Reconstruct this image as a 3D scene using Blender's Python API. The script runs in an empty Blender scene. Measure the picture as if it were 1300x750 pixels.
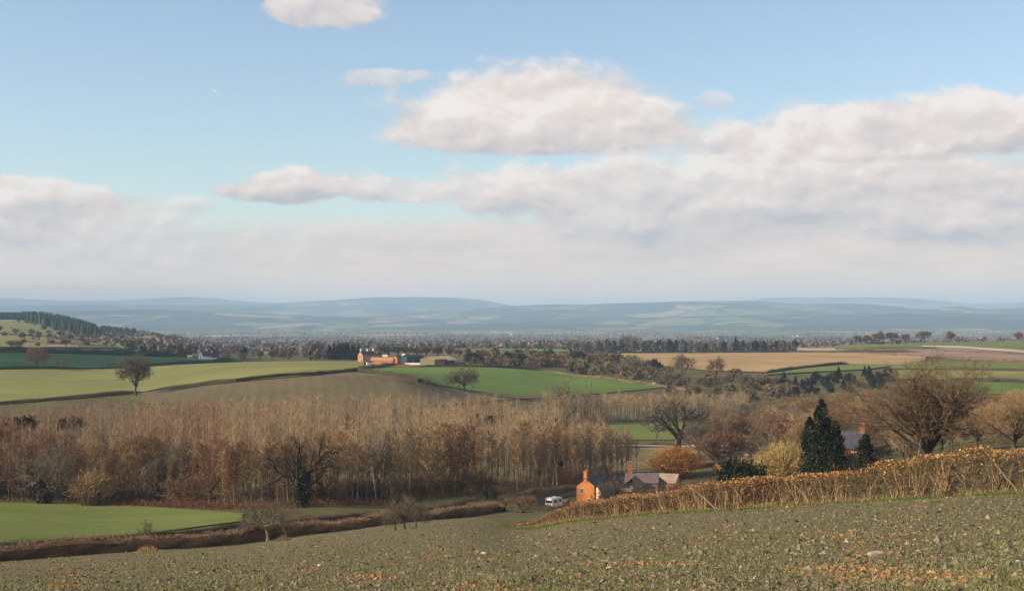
import bpy, math, random
import numpy as np
from mathutils import Vector, Matrix

SC = bpy.context.scene
COL = SC.collection
RNG = np.random.default_rng(7)
F = 1786.0          # focal length in photo pixels (photo 1300 wide)
HY = 405.0          # photo row of the eye-level horizon
PI = math.pi

# ------------------------------------------------------------------ terrain
def pchip(x, y, xi):
    """monotone cubic along axis 0 (y may have more axes)"""
    x = np.asarray(x, float); y = np.asarray(y, float); xi = np.asarray(xi, float)
    h = np.diff(x); hs = h.reshape((-1,) + (1,) * (y.ndim - 1))
    dl = np.diff(y, axis=0) / hs
    m = np.zeros_like(y)
    w1 = 2 * hs[1:] + hs[:-1]; w2 = hs[1:] + 2 * hs[:-1]
    a, b = dl[:-1], dl[1:]
    same = (a * b) > 0
    with np.errstate(divide='ignore', invalid='ignore'):
        hm = (w1 + w2) / (w1 / np.where(a == 0, 1e-12, a) + w2 / np.where(b == 0, 1e-12, b))
    m[1:-1] = np.where(same, hm, 0)
    m[0] = dl[0]; m[-1] = dl[-1]
    xi = np.clip(xi, x[0], x[-1])
    k = np.clip(np.searchsorted(x, xi, side='right') - 1, 0, len(x) - 2)
    sh = (-1,) + (1,) * (y.ndim - 1)
    t = ((xi - x[k]) / h[k]).reshape(sh); hk = h[k].reshape(sh)
    return ((2*t**3 - 3*t**2 + 1) * y[k] + (t**3 - 2*t**2 + t) * hk * m[k]
            + (-2*t**3 + 3*t**2) * y[k+1] + (t**3 - t**2) * hk * m[k+1])

PROF = {
 0:   [(36,750),(140,712),(155,690),(200,664),(265,638),(350,602),(450,575),(510,540),(560,514),(650,492),(790,470),(1000,448),(1200,444),(1400,436),(1800,418),(2200,407),(2700,409)],
 150: [(33,750),(150,700),(168,682),(215,660),(262,640),(350,602),(450,570),(530,530),(590,503),(700,487),(850,470),(1000,456),(1300,442),(1800,429),(2200,420),(2700,421)],
 300: [(30,750),(158,692),(180,672),(230,648),(350,605),(450,570),(540,512),(590,486),(700,473),(900,461),(1100,455),(1500,446),(2200,440)],
 400: [(28.5,750),(195,676),(210,662),(235,645),(350,603),(450,565),(530,520),(610,477),(700,468),(900,460),(1100,453),(1500,445),(2200,439)],
 500: [(27,750),(205,664),(225,651),(250,642),(350,605),(470,560),(540,515),(620,477),(750,470),(900,463),(960,459),(1200,452),(1500,445),(2200,439)],
 600: [(25,750),(215,656),(240,640),(272,632),(380,600),(480,560),(560,520),(630,500),(750,480),(850,466),(1000,456),(1200,450),(1500,443.5),(2200,438)],
 650: [(24,750),(150,672),(250,644),(340,621),(480,562),(580,520),(660,502),(760,484),(850,469),(1000,456),(1200,450),(1500,443.5),(2200,438)],
 740: [(23,750),(107,660),(190,652),(250,650),(330,640),(360,622),(450,580),(560,540),(660,512),(720,500),(860,476),(950,462),(1080,452),(1350,447),(2200,438)],
 850: [(21.5,750),(87,651),(150,655),(250,650),(330,635),(365,621),(400,598),(450,576),(480,568),(540,550),(600,534),(700,512),(760,494),(900,471),(1250,449),(1500,446),(2200,438)],
 1000:[(20,750),(70,643),(150,637),(230,618.5),(350,597),(480,561),(600,530),(720,500),(850,475),(1300,447),(1700,441),(2200,438)],
 1150:[(18.5,750),(62,634),(120,616),(200,592),(350,568),(500,533),(700,489),(850,468),(1300,446),(1600,437),(1800,435.5),(2400,438)],
 1300:[(17,750),(56,627),(110,592),(200,566),(350,538),(500,506),(650,480),(850,461),(1100,448),(1400,440),(1700,432.5),(1900,434),(2600,437)],
}
FAR = [(3800,432),(6000,425.5),(9000,418.5),(13000,414.5),(28000,409.5)]
PROF[-300] = PROF[0]; PROF[1600] = PROF[1300]
LR = np.linspace(math.log(0.5), math.log(28500), 900)
_pxs = sorted(PROF)
_cols = []
for p in _pxs:
    k = math.hypot(1, (p - 650) / F)
    rr = [0.5]; zz = [-1.7]
    for Y, py in PROF[p] + FAR:
        z = -(py - HY) / F * Y; r1, z1 = rr[-1], zz[-1]
        if Y < 260:      # straight slopes close by: the curve below runs in log distance
            m = max(1, int((Y * k - r1) / 12))
            for i in range(1, m): rr.append(r1 + (Y * k - r1) * i / m); zz.append(z1 + (z - z1) * i / m)
        rr.append(Y * k); zz.append(z)
    _cols.append(pchip(np.log(rr), np.array(zz), LR))
_cols = np.array(_cols)
TPX = np.arange(-300, 1601, 5.0)
TZ = pchip(np.array(_pxs, float), _cols, TPX)          # [bearing, range]
# soften the creases between profile columns
for _ in range(3):
    TZ[1:-1] = 0.25 * TZ[:-2] + 0.5 * TZ[1:-1] + 0.25 * TZ[2:]
_wt = (np.exp(-((TPX[1:-1] - 630) / 45.0) ** 2)[:, None] * (1 / (1 + np.exp((LR - math.log(225)) * 12)))[None])   # ease the hollow by the hedge end
for _ in range(40):
    TZ[1:-1] += _wt * (0.25 * TZ[:-2] + 0.5 * TZ[1:-1] + 0.25 * TZ[2:] - TZ[1:-1])
ANG0, ANG1 = math.atan((TPX[0] - 650) / F), math.atan((TPX[-1] - 650) / F)

def zat(X, Y):
    X = np.asarray(X, float); Y = np.asarray(Y, float)
    r = np.maximum(np.hypot(X, Y), 0.5); th = np.arctan2(X, Y)
    px = 650 + F * np.tan(np.clip(th, ANG0, ANG1))
    fi = np.clip((px - TPX[0]) / 5.0, 0, len(TPX) - 1.001); i = fi.astype(int); fi -= i
    fj = np.clip((np.log(r) - LR[0]) / (LR[1] - LR[0]), 0, len(LR) - 1.001); j = fj.astype(int); fj -= j
    z = ((TZ[i, j] * (1 - fi) + TZ[i + 1, j] * fi) * (1 - fj) + (TZ[i, j + 1] * (1 - fi) + TZ[i + 1, j + 1] * fi) * fj)
    w = np.clip((np.abs(th) - 1.0) / 1.4, 0, 1); w = w * w * (3 - 2 * w)
    zb = -1.7 + 0.05 * np.minimum(r, 500)
    return z * (1 - w) + zb * w

def G(px, Y):
    X = (px - 650) / F * Y
    return Vector((X, Y, float(zat(X, Y))))

def pyof(px, Y):
    X = (np.asarray(px, float) - 650) / F * Y
    return HY - F * zat(X, Y) / Y

def depth(px, py, y0, y1):
    """distance in [y0, y1] at which the ground in photo column px shows at row py"""
    ys = np.exp(np.linspace(math.log(y0), math.log(y1), 160))
    d = pyof(np.full_like(ys, px), ys) - py
    s = np.where((d[:-1] >= 0) & (d[1:] < 0))[0]
    if len(s):
        i = s[0]; t = d[i] / (d[i] - d[i + 1])
        return float(ys[i] + (ys[i + 1] - ys[i]) * t)
    return float(ys[np.argmin(np.abs(d))])

def GP(px, py, y0, y1):
    return G(px, depth(px, py, y0, y1))

# ------------------------------------------------------------------ mesh builder
class MB:
    def __init__(s): s.V = []; s.Q = []; s.T = []; s.t = []; s.n = 0; s.qm = []; s.tm = []
    def add(s, V, Fc, tint=0.5, m=0):
        V = np.asarray(V, np.float32).reshape(-1, 3)
        Fc = np.asarray(Fc, np.int64)
        if len(V) == 0 or len(Fc) == 0: return s
        s.V.append(V)
        t = np.empty(len(V), np.float32); t[:] = tint; s.t.append(t)
        (s.Q if Fc.shape[1] == 4 else s.T).append(Fc + s.n)
        (s.qm if Fc.shape[1] == 4 else s.tm).append(np.full(len(Fc), m, np.int32))
        s.n += len(V)
        return s
    def box(s, c, sz, rot=0.0, tint=0.5, m=0):
        x, y, z = sz[0] / 2, sz[1] / 2, sz[2] / 2
        P = np.array([[-x,-y,-z],[x,-y,-z],[x,y,-z],[-x,y,-z],[-x,-y,z],[x,-y,z],[x,y,z],[-x,y,z]])
        if rot:
            cr, sr = math.cos(rot), math.sin(rot)
            P = P @ np.array([[cr, sr, 0], [-sr, cr, 0], [0, 0, 1]])
        return s.add(P + np.array(c), [[3,2,1,0],[4,5,6,7],[0,1,5,4],[1,2,6,5],[2,3,7,6],[3,0,4,7]], tint, m)
    def mesh(s, name, mats, smooth=False):
        me = bpy.data.meshes.new(name)
        V = np.concatenate(s.V) if s.V else np.zeros((0, 3), np.float32)
        q = np.concatenate(s.Q) if s.Q else np.zeros((0, 4), np.int64)
        t = np.concatenate(s.T) if s.T else np.zeros((0, 3), np.int64)
        me.vertices.add(len(V)); me.vertices.foreach_set('co', V.ravel())
        nl = q.size + t.size
        me.loops.add(nl); me.loops.foreach_set('vertex_index', np.concatenate([q.ravel(), t.ravel()]).astype(np.int32))
        me.polygons.add(len(q) + len(t))
        st = np.concatenate([np.arange(len(q)) * 4, q.size + np.arange(len(t)) * 3]).astype(np.int32)
        me.polygons.foreach_set('loop_start', st)
        mi = np.concatenate([np.concatenate(s.qm) if s.qm else np.zeros(0, np.int32), np.concatenate(s.tm) if s.tm else np.zeros(0, np.int32)]).astype(np.int32)
        me.polygons.foreach_set('material_index', mi)
        me.polygons.foreach_set('use_smooth', np.full(len(mi), smooth))
        a = me.attributes.new('tint', 'FLOAT', 'POINT'); a.data.foreach_set('value', np.concatenate(s.t))
        me.update(calc_edges=True)
        for m in (mats if isinstance(mats, (list, tuple)) else [mats]): me.materials.append(m)
        return me
    def build(s, name, mats, parent=None, smooth=False):
        o = bpy.data.objects.new(name, s.mesh(name, mats, smooth)); COL.objects.link(o)
        if parent is not None: o.parent = parent
        return o

def unit(v):
    return v / np.maximum(np.linalg.norm(v, axis=-1, keepdims=True), 1e-9)

def rdir(n, rng):
    return unit(rng.normal(size=(n, 3)))

def perp(D, rng):
    R = rdir(len(D), rng)
    return unit(np.cross(D, R))

def frustums(mb, P0, P1, R0, R1, k=4, tint=0.5, m=0):
    P0 = np.asarray(P0, float); P1 = np.asarray(P1, float)
    if len(P0) == 0: return
    D = unit(P1 - P0)
    ref = np.where(np.abs(D[:, 2:3]) > 0.9, np.array([[1., 0, 0]]), np.array([[0, 0, 1.]]))
    A = unit(np.cross(D, ref)); B = np.cross(D, A)
    an = np.arange(k) * 2 * PI / k
    ring = A[:, None, :] * np.cos(an)[None, :, None] + B[:, None, :] * np.sin(an)[None, :, None]
    V = np.concatenate([P0[:, None] + ring * np.asarray(R0)[:, None, None], P1[:, None] + ring * np.asarray(R1)[:, None, None]], 1)
    n = len(P0); base = (np.arange(n) * 2 * k)[:, None]
    i = np.arange(k); j = (i + 1) % k
    Fq = np.stack([base + i, base + j, base + k + j, base + k + i], -1).reshape(-1, 4)
    tt = np.repeat(np.broadcast_to(np.asarray(tint, float), (n,)), 2 * k)
    mb.add(V.reshape(-1, 3), Fq, tt, m)

def blades(mb, P, D, L, W, rng, tint=0.5, m=0):
    """thin tapering sprigs: one triangle each"""
    n = len(P)
    if n == 0: return
    S = perp(D, rng) * (np.broadcast_to(np.asarray(W, float), (n,)) * 0.5)[:, None]
    V = np.stack([P - S, P + S, P + D * np.broadcast_to(np.asarray(L, float), (n,))[:, None]], 1).reshape(-1, 3)
    mb.add(V, np.arange(3 * n).reshape(-1, 3), np.repeat(np.broadcast_to(np.asarray(tint, float), (n,)), 3), m)

def leaves(mb, P, S, rng, tint=0.5, m=0, flat=None):
    """small randomly turned leaf faces"""
    n = len(P)
    if n == 0: return
    A = rdir(n, rng) if flat is None else unit(rdir(n, rng) * np.array([1, 1, flat]))
    B = perp(A, rng)
    S = np.broadcast_to(np.asarray(S, float), (n,))[:, None]
    V = np.stack([P - A * S * .6, P + B * S * .38, P + A * S * .6, P - B * S * .38], 1).reshape(-1, 3)
    mb.add(V, np.arange(4 * n).reshape(-1, 4), np.repeat(np.broadcast_to(np.asarray(tint, float), (n,)), 4), m)

# ------------------------------------------------------------------ scene-tree helpers
def tag(o, label=None, cat=None, group=None, kind=None):
    if label: o['label'] = label
    if cat: o['category'] = cat
    if group: o['group'] = group
    if kind: o['kind'] = kind
    return o

def empty(name, loc, rz=0.0, sc=1.0):
    o = bpy.data.objects.new(name, None); COL.objects.link(o)
    o.location = loc; o.rotation_euler = (0, 0, rz); o.scale = (sc, sc, sc)
    o.empty_display_size = 0.5
    return o

KIDS = {}
def proto(name, parts):
    """a kind of thing: list of (part name, mesh, [sub-parts])"""
    return (name, parts)

def place(pr, loc, label, cat, group=None, rz=0.0, sc=(1, 1, 1), tilt=(0, 0)):
    """a thing of kind pr: an Empty at its base and one child per part (mesh data is shared)"""
    name, parts = pr
    if len(parts) == 1 and parts[0][0] is None:
        r = bpy.data.objects.new(name, parts[0][1]); COL.objects.link(r)
    else:
        r = bpy.data.objects.new(name, None); COL.objects.link(r); r.empty_display_size = 0.5
        for p in parts:
            c = bpy.data.objects.new(p[0], p[1]); COL.objects.link(c); c.parent = r
    r.location = loc; r.rotation_euler = (tilt[0], tilt[1], rz)
    r.scale = sc if isinstance(sc, (tuple, list)) else (sc, sc, sc)
    return tag(r, label, cat, group)

# ------------------------------------------------------------------ node helpers
class S:
    """a socket with arithmetic, for writing node maths as formulas"""
    nt = None
    def __init__(s, sock): s.s = sock
    @staticmethod
    def val(x, node, i):
        if isinstance(x, S): S.nt.links.new(x.s, node.inputs[i])
        else: node.inputs[i].default_value = x
    @staticmethod
    def op(o, *a, clamp=False):
        n = S.nt.nodes.new('ShaderNodeMath'); n.operation = o; n.use_clamp = clamp
        for i, x in enumerate(a): S.val(x, n, i)
        return S(n.outputs[0])
    def __add__(a, b): return S.op('ADD', a, b)
    __radd__ = __add__
    def __sub__(a, b): return S.op('SUBTRACT', a, b)
    def __rsub__(a, b): return S.op('SUBTRACT', b, a)
    def __mul__(a, b): return S.op('MULTIPLY', a, b)
    __rmul__ = __mul__
    def __truediv__(a, b): return S.op('DIVIDE', a, b)
    def mx(a, b): return S.op('MAXIMUM', a, b)
    def mn(a, b): return S.op('MINIMUM', a, b)
    def sm(a, lo, hi):
        n = S.nt.nodes.new('ShaderNodeMapRange'); n.interpolation_type = 'SMOOTHSTEP'; n.clamp = True
        S.val(a, n, 0); n.inputs[1].default_value = lo; n.inputs[2].default_value = hi
        return S(n.outputs[0])
def vec(x, y, z=0.0):
    n = S.nt.nodes.new('ShaderNodeCombineXYZ')
    S.val(x, n, 0); S.val(y, n, 1); S.val(z, n, 2)
    return S(n.outputs[0])
def noise(v, scale, detail=5.0, rough=0.55, dist=0.0, dims='3D'):
    n = S.nt.nodes.new('ShaderNodeTexNoise'); n.noise_dimensions = dims
    if v is not None: S.nt.links.new(v.s, n.inputs['Vector'])
    n.inputs['Scale'].default_value = scale; n.inputs['Detail'].default_value = detail
    n.inputs['Roughness'].default_value = rough; n.inputs['Distortion'].default_value = dist
    return S(n.outputs[0])
def mixc(f, a, b, mode='MIX'):
    n = S.nt.nodes.new('ShaderNodeMix'); n.data_type = 'RGBA'; n.blend_type = mode
    S.val(f, n, 0)
    for x, i in ((a, 6), (b, 7)):
        if isinstance(x, S): S.nt.links.new(x.s, n.inputs[i])
        else: n.inputs[i].default_value = (*x[:3], 1)
    return S(n.outputs[2])
def ramp(f, stops, interp='LINEAR'):
    n = S.nt.nodes.new('ShaderNodeValToRGB'); n.color_ramp.interpolation = interp
    S.val(f, n, 0); e = n.color_ramp.elements
    while len(e) < len(stops): e.new(0.5)
    for x, (p, c) in zip(e, stops): x.position = p; x.color = (*c[:3], 1)
    return S(n.outputs[0])
def attr(name):
    n = S.nt.nodes.new('ShaderNodeAttribute'); n.attribute_name = name
    return S(n.outputs['Fac'])
def coord(which='Object'):
    n = S.nt.nodes.new('ShaderNodeTexCoord'); return S(n.outputs[which])
def wpos():
    n = S.nt.nodes.new('ShaderNodeNewGeometry'); return S(n.outputs['Position'])
def sep(v):
    n = S.nt.nodes.new('ShaderNodeSeparateXYZ'); S.nt.links.new(v.s, n.inputs[0])
    return [S(o) for o in n.outputs]
def orand():
    n = S.nt.nodes.new('ShaderNodeObjectInfo'); return S(n.outputs['Random'])

def material(name, colour, rough=0.85, spec=0.2, bump=None):
    """colour: a colour, or a function that returns a colour socket; bump: a function that returns (height, strength, distance)"""
    m = bpy.data.materials.new(name); m.use_nodes = True
    nt = m.node_tree; S.nt = nt
    b = nt.nodes['Principled BSDF']
    b.inputs['Roughness'].default_value = rough
    b.inputs['Specular IOR Level'].default_value = spec
    if callable(colour): nt.links.new(colour().s, b.inputs['Base Color'])
    else: b.inputs['Base Color'].default_value = (*colour, 1)
    if bump:
        h, st, di = bump()
        n = nt.nodes.new('ShaderNodeBump'); n.inputs['Strength'].default_value = st; n.inputs['Distance'].default_value = di
        nt.links.new(h.s, n.inputs['Height']); nt.links.new(n.outputs[0], b.inputs['Normal'])
    return m

def tinted(name, c0, c1, vary=0.35, rough=0.9, spec=0.1, c2=None):
    """natural stuff: colour runs over the tint attribute and differs a little from one thing to the next"""
    def f():
        st = [(0, c0), (1, c1)] if c2 is None else [(0, c0), (0.5, c1), (1, c2)]
        c = ramp(attr('tint'), st)
        k = orand() * vary + (1 - vary / 2)
        return mixc(1.0, c, vec(k, k, k), 'MULTIPLY')
    return material(name, f, rough, spec)
# ================================================================== light and air
SUN_EL = math.radians(25.0)
TO_SUN = Vector((-0.965, -0.262, 0)).normalized()
sun_az = math.atan2(TO_SUN.x, TO_SUN.y)
ld = bpy.data.lights.new('sun', 'SUN'); ld.energy = 5.0; ld.angle = math.radians(0.53); ld.color = (1.0, 0.83, 0.61)
lo = bpy.data.objects.new('sun', ld); COL.objects.link(lo)
sd = Vector((TO_SUN.x * math.cos(SUN_EL), TO_SUN.y * math.cos(SUN_EL), math.sin(SUN_EL)))
lo.rotation_euler = sd.to_track_quat('Z', 'Y').to_euler()
lo.location = (-200, -60, 300)

SKYK = (1.0, 0.955, 0.93)
# ---- sky
EXPO = 0.6; BG = 0.12
W = bpy.data.worlds.new('World'); SC.world = W; W.use_nodes = True
nt = W.node_tree; S.nt = nt
bg = nt.nodes['Background']; bg.inputs['Strength'].default_value = BG
sky = nt.nodes.new('ShaderNodeTexSky'); sky.sky_type = 'NISHITA'; sky.sun_disc = False
sky.sun_elevation = SUN_EL; sky.sun_rotation = sun_az; sky.altitude = 100; sky.air_density = 1.0; sky.dust_density = 0.6; sky.ozone_density = 1.6
K = 1.0 / (BG * 2 ** EXPO)     # cloud radiance below is written as it should look; this undoes strength and exposure
gx, gy, gz = sep(coord('Generated'))
az = S.op('ARCTAN2', gx, gy); el = S.op('ARCSINE', gz)
CX = az * 17.86 + 6.5; CY = 4.05 - el * 17.86            # compass direction and elevation, 100 units to 5.6 radians
wx = noise(vec(CX, CY * 1.3, 7.7), 1.1, 3, 0.5); wy = noise(vec(CX, CY * 1.3, 1.2), 1.1, 3, 0.5)
QX = CX + (wx - 0.5) * 0.55; QY = CY * 1.5 + (wy - 0.5) * 0.5
n1 = noise(vec(QX, QY, 0.0), 1.45, 8, 0.52)
n1l = noise(vec(QX - 0.09, QY - 0.16, 0.0), 1.45, 5, 0.50)   # the same field a step towards the sun
relief = n1 - n1l
n_big = noise(vec(CX * 0.7, CY * 1.6, 3.1), 0.8, 3, 0.5)
n_st = noise(vec(CX * 0.42, CY * 2.3, 5.0), 1.5, 7, 0.55)     # drawn-out layers
n_s2 = noise(vec(CX * 0.8, CY * 3.6, 8.0), 1.3, 6, 0.55)
#          centre, base, half width, up, down, noise, gain, sharpness
CUM = [(4.15, 0.12, 0.80, 0.46, 0.36, 0.9, 0.85, .40),
       (6.95, 1.72, 2.15, 0.98, 0.30, 0.22, 0.97, .30),
       (5.75, 1.66, 1.25, 0.62, 0.34, 0.7, 0.75, .50),
       (11.6, 1.84, 2.9, 0.56, 0.30, 0.5, 0.95, .32),
       (9.4, 1.88, 1.4, 0.32, 0.25, 0.8, 0.8, .5),
       (0.35, 2.70, 1.55, 0.42, 0.55, 0.4, 1.0, .28),
       (3.80, 2.44, 1.00, 0.32, 0.18, 0.75, 0.97, .35),
       (4.9, 2.45, 1.0, 0.26, 0.18, 0.9, 0.8, .45),
       (2.1, 2.68, 0.75, 0.22, 0.28, 0.8, 0.6, .5),
       (9.4, 2.45, 4.4, 0.55, 0.75, 0.8, 0.9, .50),
       (12.5, 2.50, 2.3, 0.36, 0.75, 0.75, 0.92, .45),
       (6.6, 2.40, 1.3, 0.42, 0.4, 0.8, 0.75, .5),
       (4.95, 1.02, 0.75, 0.13, 0.13, 0.9, 0.55, .5),
       (9.05, 1.33, 0.25, 0.16, 0.14, 0.8, 0.45, .5),
       (3.2, 3.1, 4.2, 0.45, 0.5, 0.8, 0.22, .9),
       (1.2, 3.05, 2.2, 0.35, 0.5, 0.7, 0.5, .8),
       (12.1, 2.97, 0.5, 0.12, 0.10, 0.7, 0.6, .5)]
fin2 = (noise(vec(QX, QY * 1.1, 9.0), 6.5, 6, 0.62) - 0.5) * 0.24
alpha = None; wsum = None; hsum = None
for cx, base, w, hu, hd, na, gain, soft in CUM:
    dx = (CX - cx) / w
    dy = base - CY
    up = dy.mx(0.0) / hu; dn = (0.0 - dy).mx(0.0) / hd
    r = S.op('SQRT', dx * dx + up * up + dn * dn)
    d = 1.0 - r + (n1 - 0.5) * (na * 1.9) + (n_big - 0.5) * 0.22 + fin2
    a = d.sm(0.0, soft * 0.78) * gain
    h = (up - dn * 0.9) * a
    alpha = a if alpha is None else 1.0 - (1.0 - alpha) * (1.0 - a)
    wsum = a if wsum is None else wsum + a
    hsum = h if hsum is None else hsum + h
hrel = hsum / (wsum + 0.02)
# veil of layered cloud low over the hills, thicker to the right
lay2 = (CY.sm(2.45, 3.30) * 1.36 + (n_st - 0.5) * 1.3 + (n_s2 - .5) * .5 + (CX - 6.0) * 0.03 - 0.30).sm(0.0, 0.9) * 0.93
right = (CX * 0.115 + CY * 0.62 - 2.15 + (n_st - 0.5) * 1.3 + (n_s2 - .5) * .5).sm(0.0, 0.85) * 0.80
veil = 1.0 - (1.0 - lay2) * (1.0 - right)
lit = (hrel * 0.38 + 0.60 + fin2 * 0.5 + relief * 1.5 + (n_big - 0.5) * 0.55 + (n_s2 - 0.5) * 0.35).sm(0.0, 1.0)
c_cum = ramp(lit, [(0.0, (0.52, 0.51, 0.54)), (0.32, (0.68, 0.62, 0.605)), (0.6, (0.79, 0.70, 0.66)), (0.85, (0.88, 0.78, 0.725)), (1.0, (0.97, 0.89, 0.83))])
vl = (n_st * 0.9 + n_s2 * 0.5 - 0.2 + relief * 0.6).sm(0.15, 0.85)
c_veil = ramp(vl, [(0.0, (0.64, 0.585, 0.575)), (0.5, (0.80, 0.69, 0.635)), (1.0, (0.94, 0.80, 0.71))])
c_veil = mixc(CY.sm(2.9, 3.8) * 0.7, c_veil, (1.16, 0.84, 0.64))
base_sky = mixc(1.0, S(sky.outputs[0]), (1.0, 1.0, 1.0), 'MULTIPLY')
def brighten(c, k):
    n = nt.nodes.new('ShaderNodeVectorMath'); n.operation = 'MULTIPLY'; nt.links.new(c.s, n.inputs[0]); n.inputs[1].default_value = k if isinstance(k, tuple) else (k, k, k)
    return S(n.outputs[0])
base_sky = brighten(S(sky.outputs[0]), SKYK)
out = mixc(veil, base_sky, brighten(c_veil, K))
out = mixc(alpha.mn(0.97), out, brighten(c_cum, K))
nt.links.new(out.s, bg.inputs['Color'])

SC.view_settings.view_transform = 'Standard'; SC.view_settings.look = 'None'
SC.view_settings.exposure = EXPO; SC.view_settings.gamma = 1.0; SC.view_settings.use_curve_mapping = False
cy = SC.cycles
cy.max_bounces = 6; cy.diffuse_bounces = 2; cy.glossy_bounces = 2; cy.transmission_bounces = 3; cy.volume_bounces = 0; cy.transparent_max_bounces = 6
cy.use_denoising = True; cy.denoiser = 'OPENIMAGEDENOISE'; cy.denoising_input_passes = 'RGB_ALBEDO_NORMAL'; cy.denoising_prefilter = 'NONE'; cy.sample_clamp_indirect = 6.0
W.cycles.sampling_method = 'MANUAL'; W.cycles.sample_map_resolution = 512

cam = bpy.data.cameras.new('camera'); co = bpy.data.objects.new('camera', cam); COL.objects.link(co)
cam.sensor_width = 36.0; cam.lens = 36.0 * F / 1300.0; cam.shift_y = (HY - 375.0) / 1300.0
cam.clip_start = 0.1; cam.clip_end = 90000
co.location = (0, 0, 0); co.rotation_euler = (PI / 2, 0, 0)
SC.camera = co
SC.render.resolution_x = 1024; SC.render.resolution_y = 590

# the air
hz = MB(); HZ0, HZ1 = -86.0, 330.0
hz.box((0, 0, (HZ0 + HZ1) / 2), (53000, 53000, HZ1 - HZ0))
hm = bpy.data.materials.new('air'); hm.use_nodes = True
for n in list(hm.node_tree.nodes):
    if n.type == 'BSDF_PRINCIPLED': hm.node_tree.nodes.remove(n)
pv = hm.node_tree.nodes.new('ShaderNodeVolumePrincipled')
pv.inputs['Color'].default_value = (0.50, 0.745, 1.0, 1); pv.inputs['Density'].default_value = 8.2e-5
pv.inputs['Density Attribute'].default_value = ''; pv.inputs['Color Attribute'].default_value = ''; pv.inputs['Temperature Attribute'].default_value = ''
hm.node_tree.links.new(pv.outputs[0], hm.node_tree.nodes['Material Output'].inputs['Volume'])
tag(hz.build('haze', hm), 'pale blue winter haze over the valley', None, None, 'stuff')

# ================================================================== ground
def patchwork(scale, seed, warp=60.0):
    """fields of many crops, as seen far off: one colour per parcel"""
    p = wpos(); x, y, z = sep(p)
    wv = noise(p, 0.004, 2, 0.5)
    v = vec(x * scale + (wv - 0.5) * 1.0, y * scale * 0.62 + (wv - 0.5) * 0.8, seed)
    n = S.nt.nodes.new('ShaderNodeTexVoronoi'); n.voronoi_dimensions = '2D'; n.feature = 'F1'
    S.nt.links.new(v.s, n.inputs['Vector']); n.inputs['Scale'].default_value = 1.0
    r = S(n.outputs['Color']); cr = sep(r)[0]
    n2 = S.nt.nodes.new('ShaderNodeTexVoronoi'); n2.voronoi_dimensions = '2D'; n2.feature = 'DISTANCE_TO_EDGE'
    S.nt.links.new(v.s, n2.inputs['Vector']); n2.inputs['Scale'].default_value = 1.0
    return cr, S(n2.outputs['Distance'])

def ground_colour():
    p = wpos(); x, y, z = sep(p)
    near = mixc(noise(p, 0.05, 6, 0.6).sm(0.35, 0.68), (0.075, 0.055, 0.03), (0.095, 0.115, 0.035))
    near = mixc(noise(p, 0.4, 5, 0.65).sm(0.4, 0.75), near, (0.13, 0.10, 0.05))
    cr, ed = patchwork(0.0045, 2.0)
    far = ramp(cr, [(0.0, (0.11, 0.15, 0.05)), (0.2, (0.22, 0.15, 0.10)), (0.36, (0.15, 0.21, 0.06)), (0.5, (0.32, 0.24, 0.15)),
                    (0.62, (0.15, 0.12, 0.09)), (0.74, (0.19, 0.23, 0.08)), (0.88, (0.40, 0.31, 0.19))], 'CONSTANT')
    far = mixc(noise(p, 0.01, 4, 0.6).sm(0.5, 0.75) * .6, far, (0.12, 0.09, 0.075))
    far = mixc(ed.sm(0.09, 0.03), far, (0.045, 0.04, 0.03))
    return mixc(y.sm(1150, 1500), near, far)
M_ground = material('valley_ground', ground_colour, 0.95, 0.05)

def polar_terrain():
    th = np.concatenate([np.linspace(-PI, -0.50, 90)[:-1], np.linspace(-0.50, 0.50, 420), np.linspace(0.50, PI, 90)[1:]])
    r = np.exp(np.concatenate([np.linspace(math.log(0.6), math.log(12), 30)[:-1], np.linspace(math.log(12), math.log(3000), 300)[:-1], np.linspace(math.log(3000), math.log(25800), 40)]))
    TH, R = np.meshgrid(th, r, indexing='ij')
    X = R * np.sin(TH); Y = R * np.cos(TH); Z = zat(X, Y)
    nT, nR = TH.shape
    idx = np.arange(nT * nR).reshape(nT, nR)
    q = np.stack([idx[:-1, :-1], idx[:-1, 1:], idx[1:, 1:], idx[1:, :-1]], -1).reshape(-1, 4)
    V = np.stack([X, Y, Z], -1).reshape(-1, 3)
    mb = MB(); mb.add(V, q[:, ::-1])
    c = len(V); fan = np.stack([np.full(nT - 1, nT * nR), idx[:-1, 0], idx[1:, 0]], -1)
    mb.add([[0, 0, -1.7]], np.zeros((0, 3), int))
    mb.V.append(np.array([[0, 0, -1.7]], np.float32)); mb.t.append(np.array([.5], np.float32)); mb.T.append(fan[:, ::-1]); mb.tm.append(np.zeros(len(fan), np.int32)); mb.n += 1
    o = mb.build('ground', M_ground, None, True)
    tag(o, 'valley ground with leaf litter and rough grass', None, None, 'structure')
polar_terrain()

def line(pts):
    """(px, py, nearest, farthest) -> arrays px, distance; rows are matched on the ground"""
    px = []; Y = []
    for a, b in zip(pts[:-1], pts[1:]):
        n = max(2, int(abs(b[0] - a[0]) / 12) + 1)
        for i in range(n):
            t = i / n
            v = [a[k] + (b[k] - a[k]) * t for k in range(4)]
            px.append(v[0]); Y.append(depth(v[0], v[1], v[2], v[3]))
    b = pts[-1]; px.append(b[0]); Y.append(depth(*b))
    return np.array(px), np.array(Y)

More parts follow.
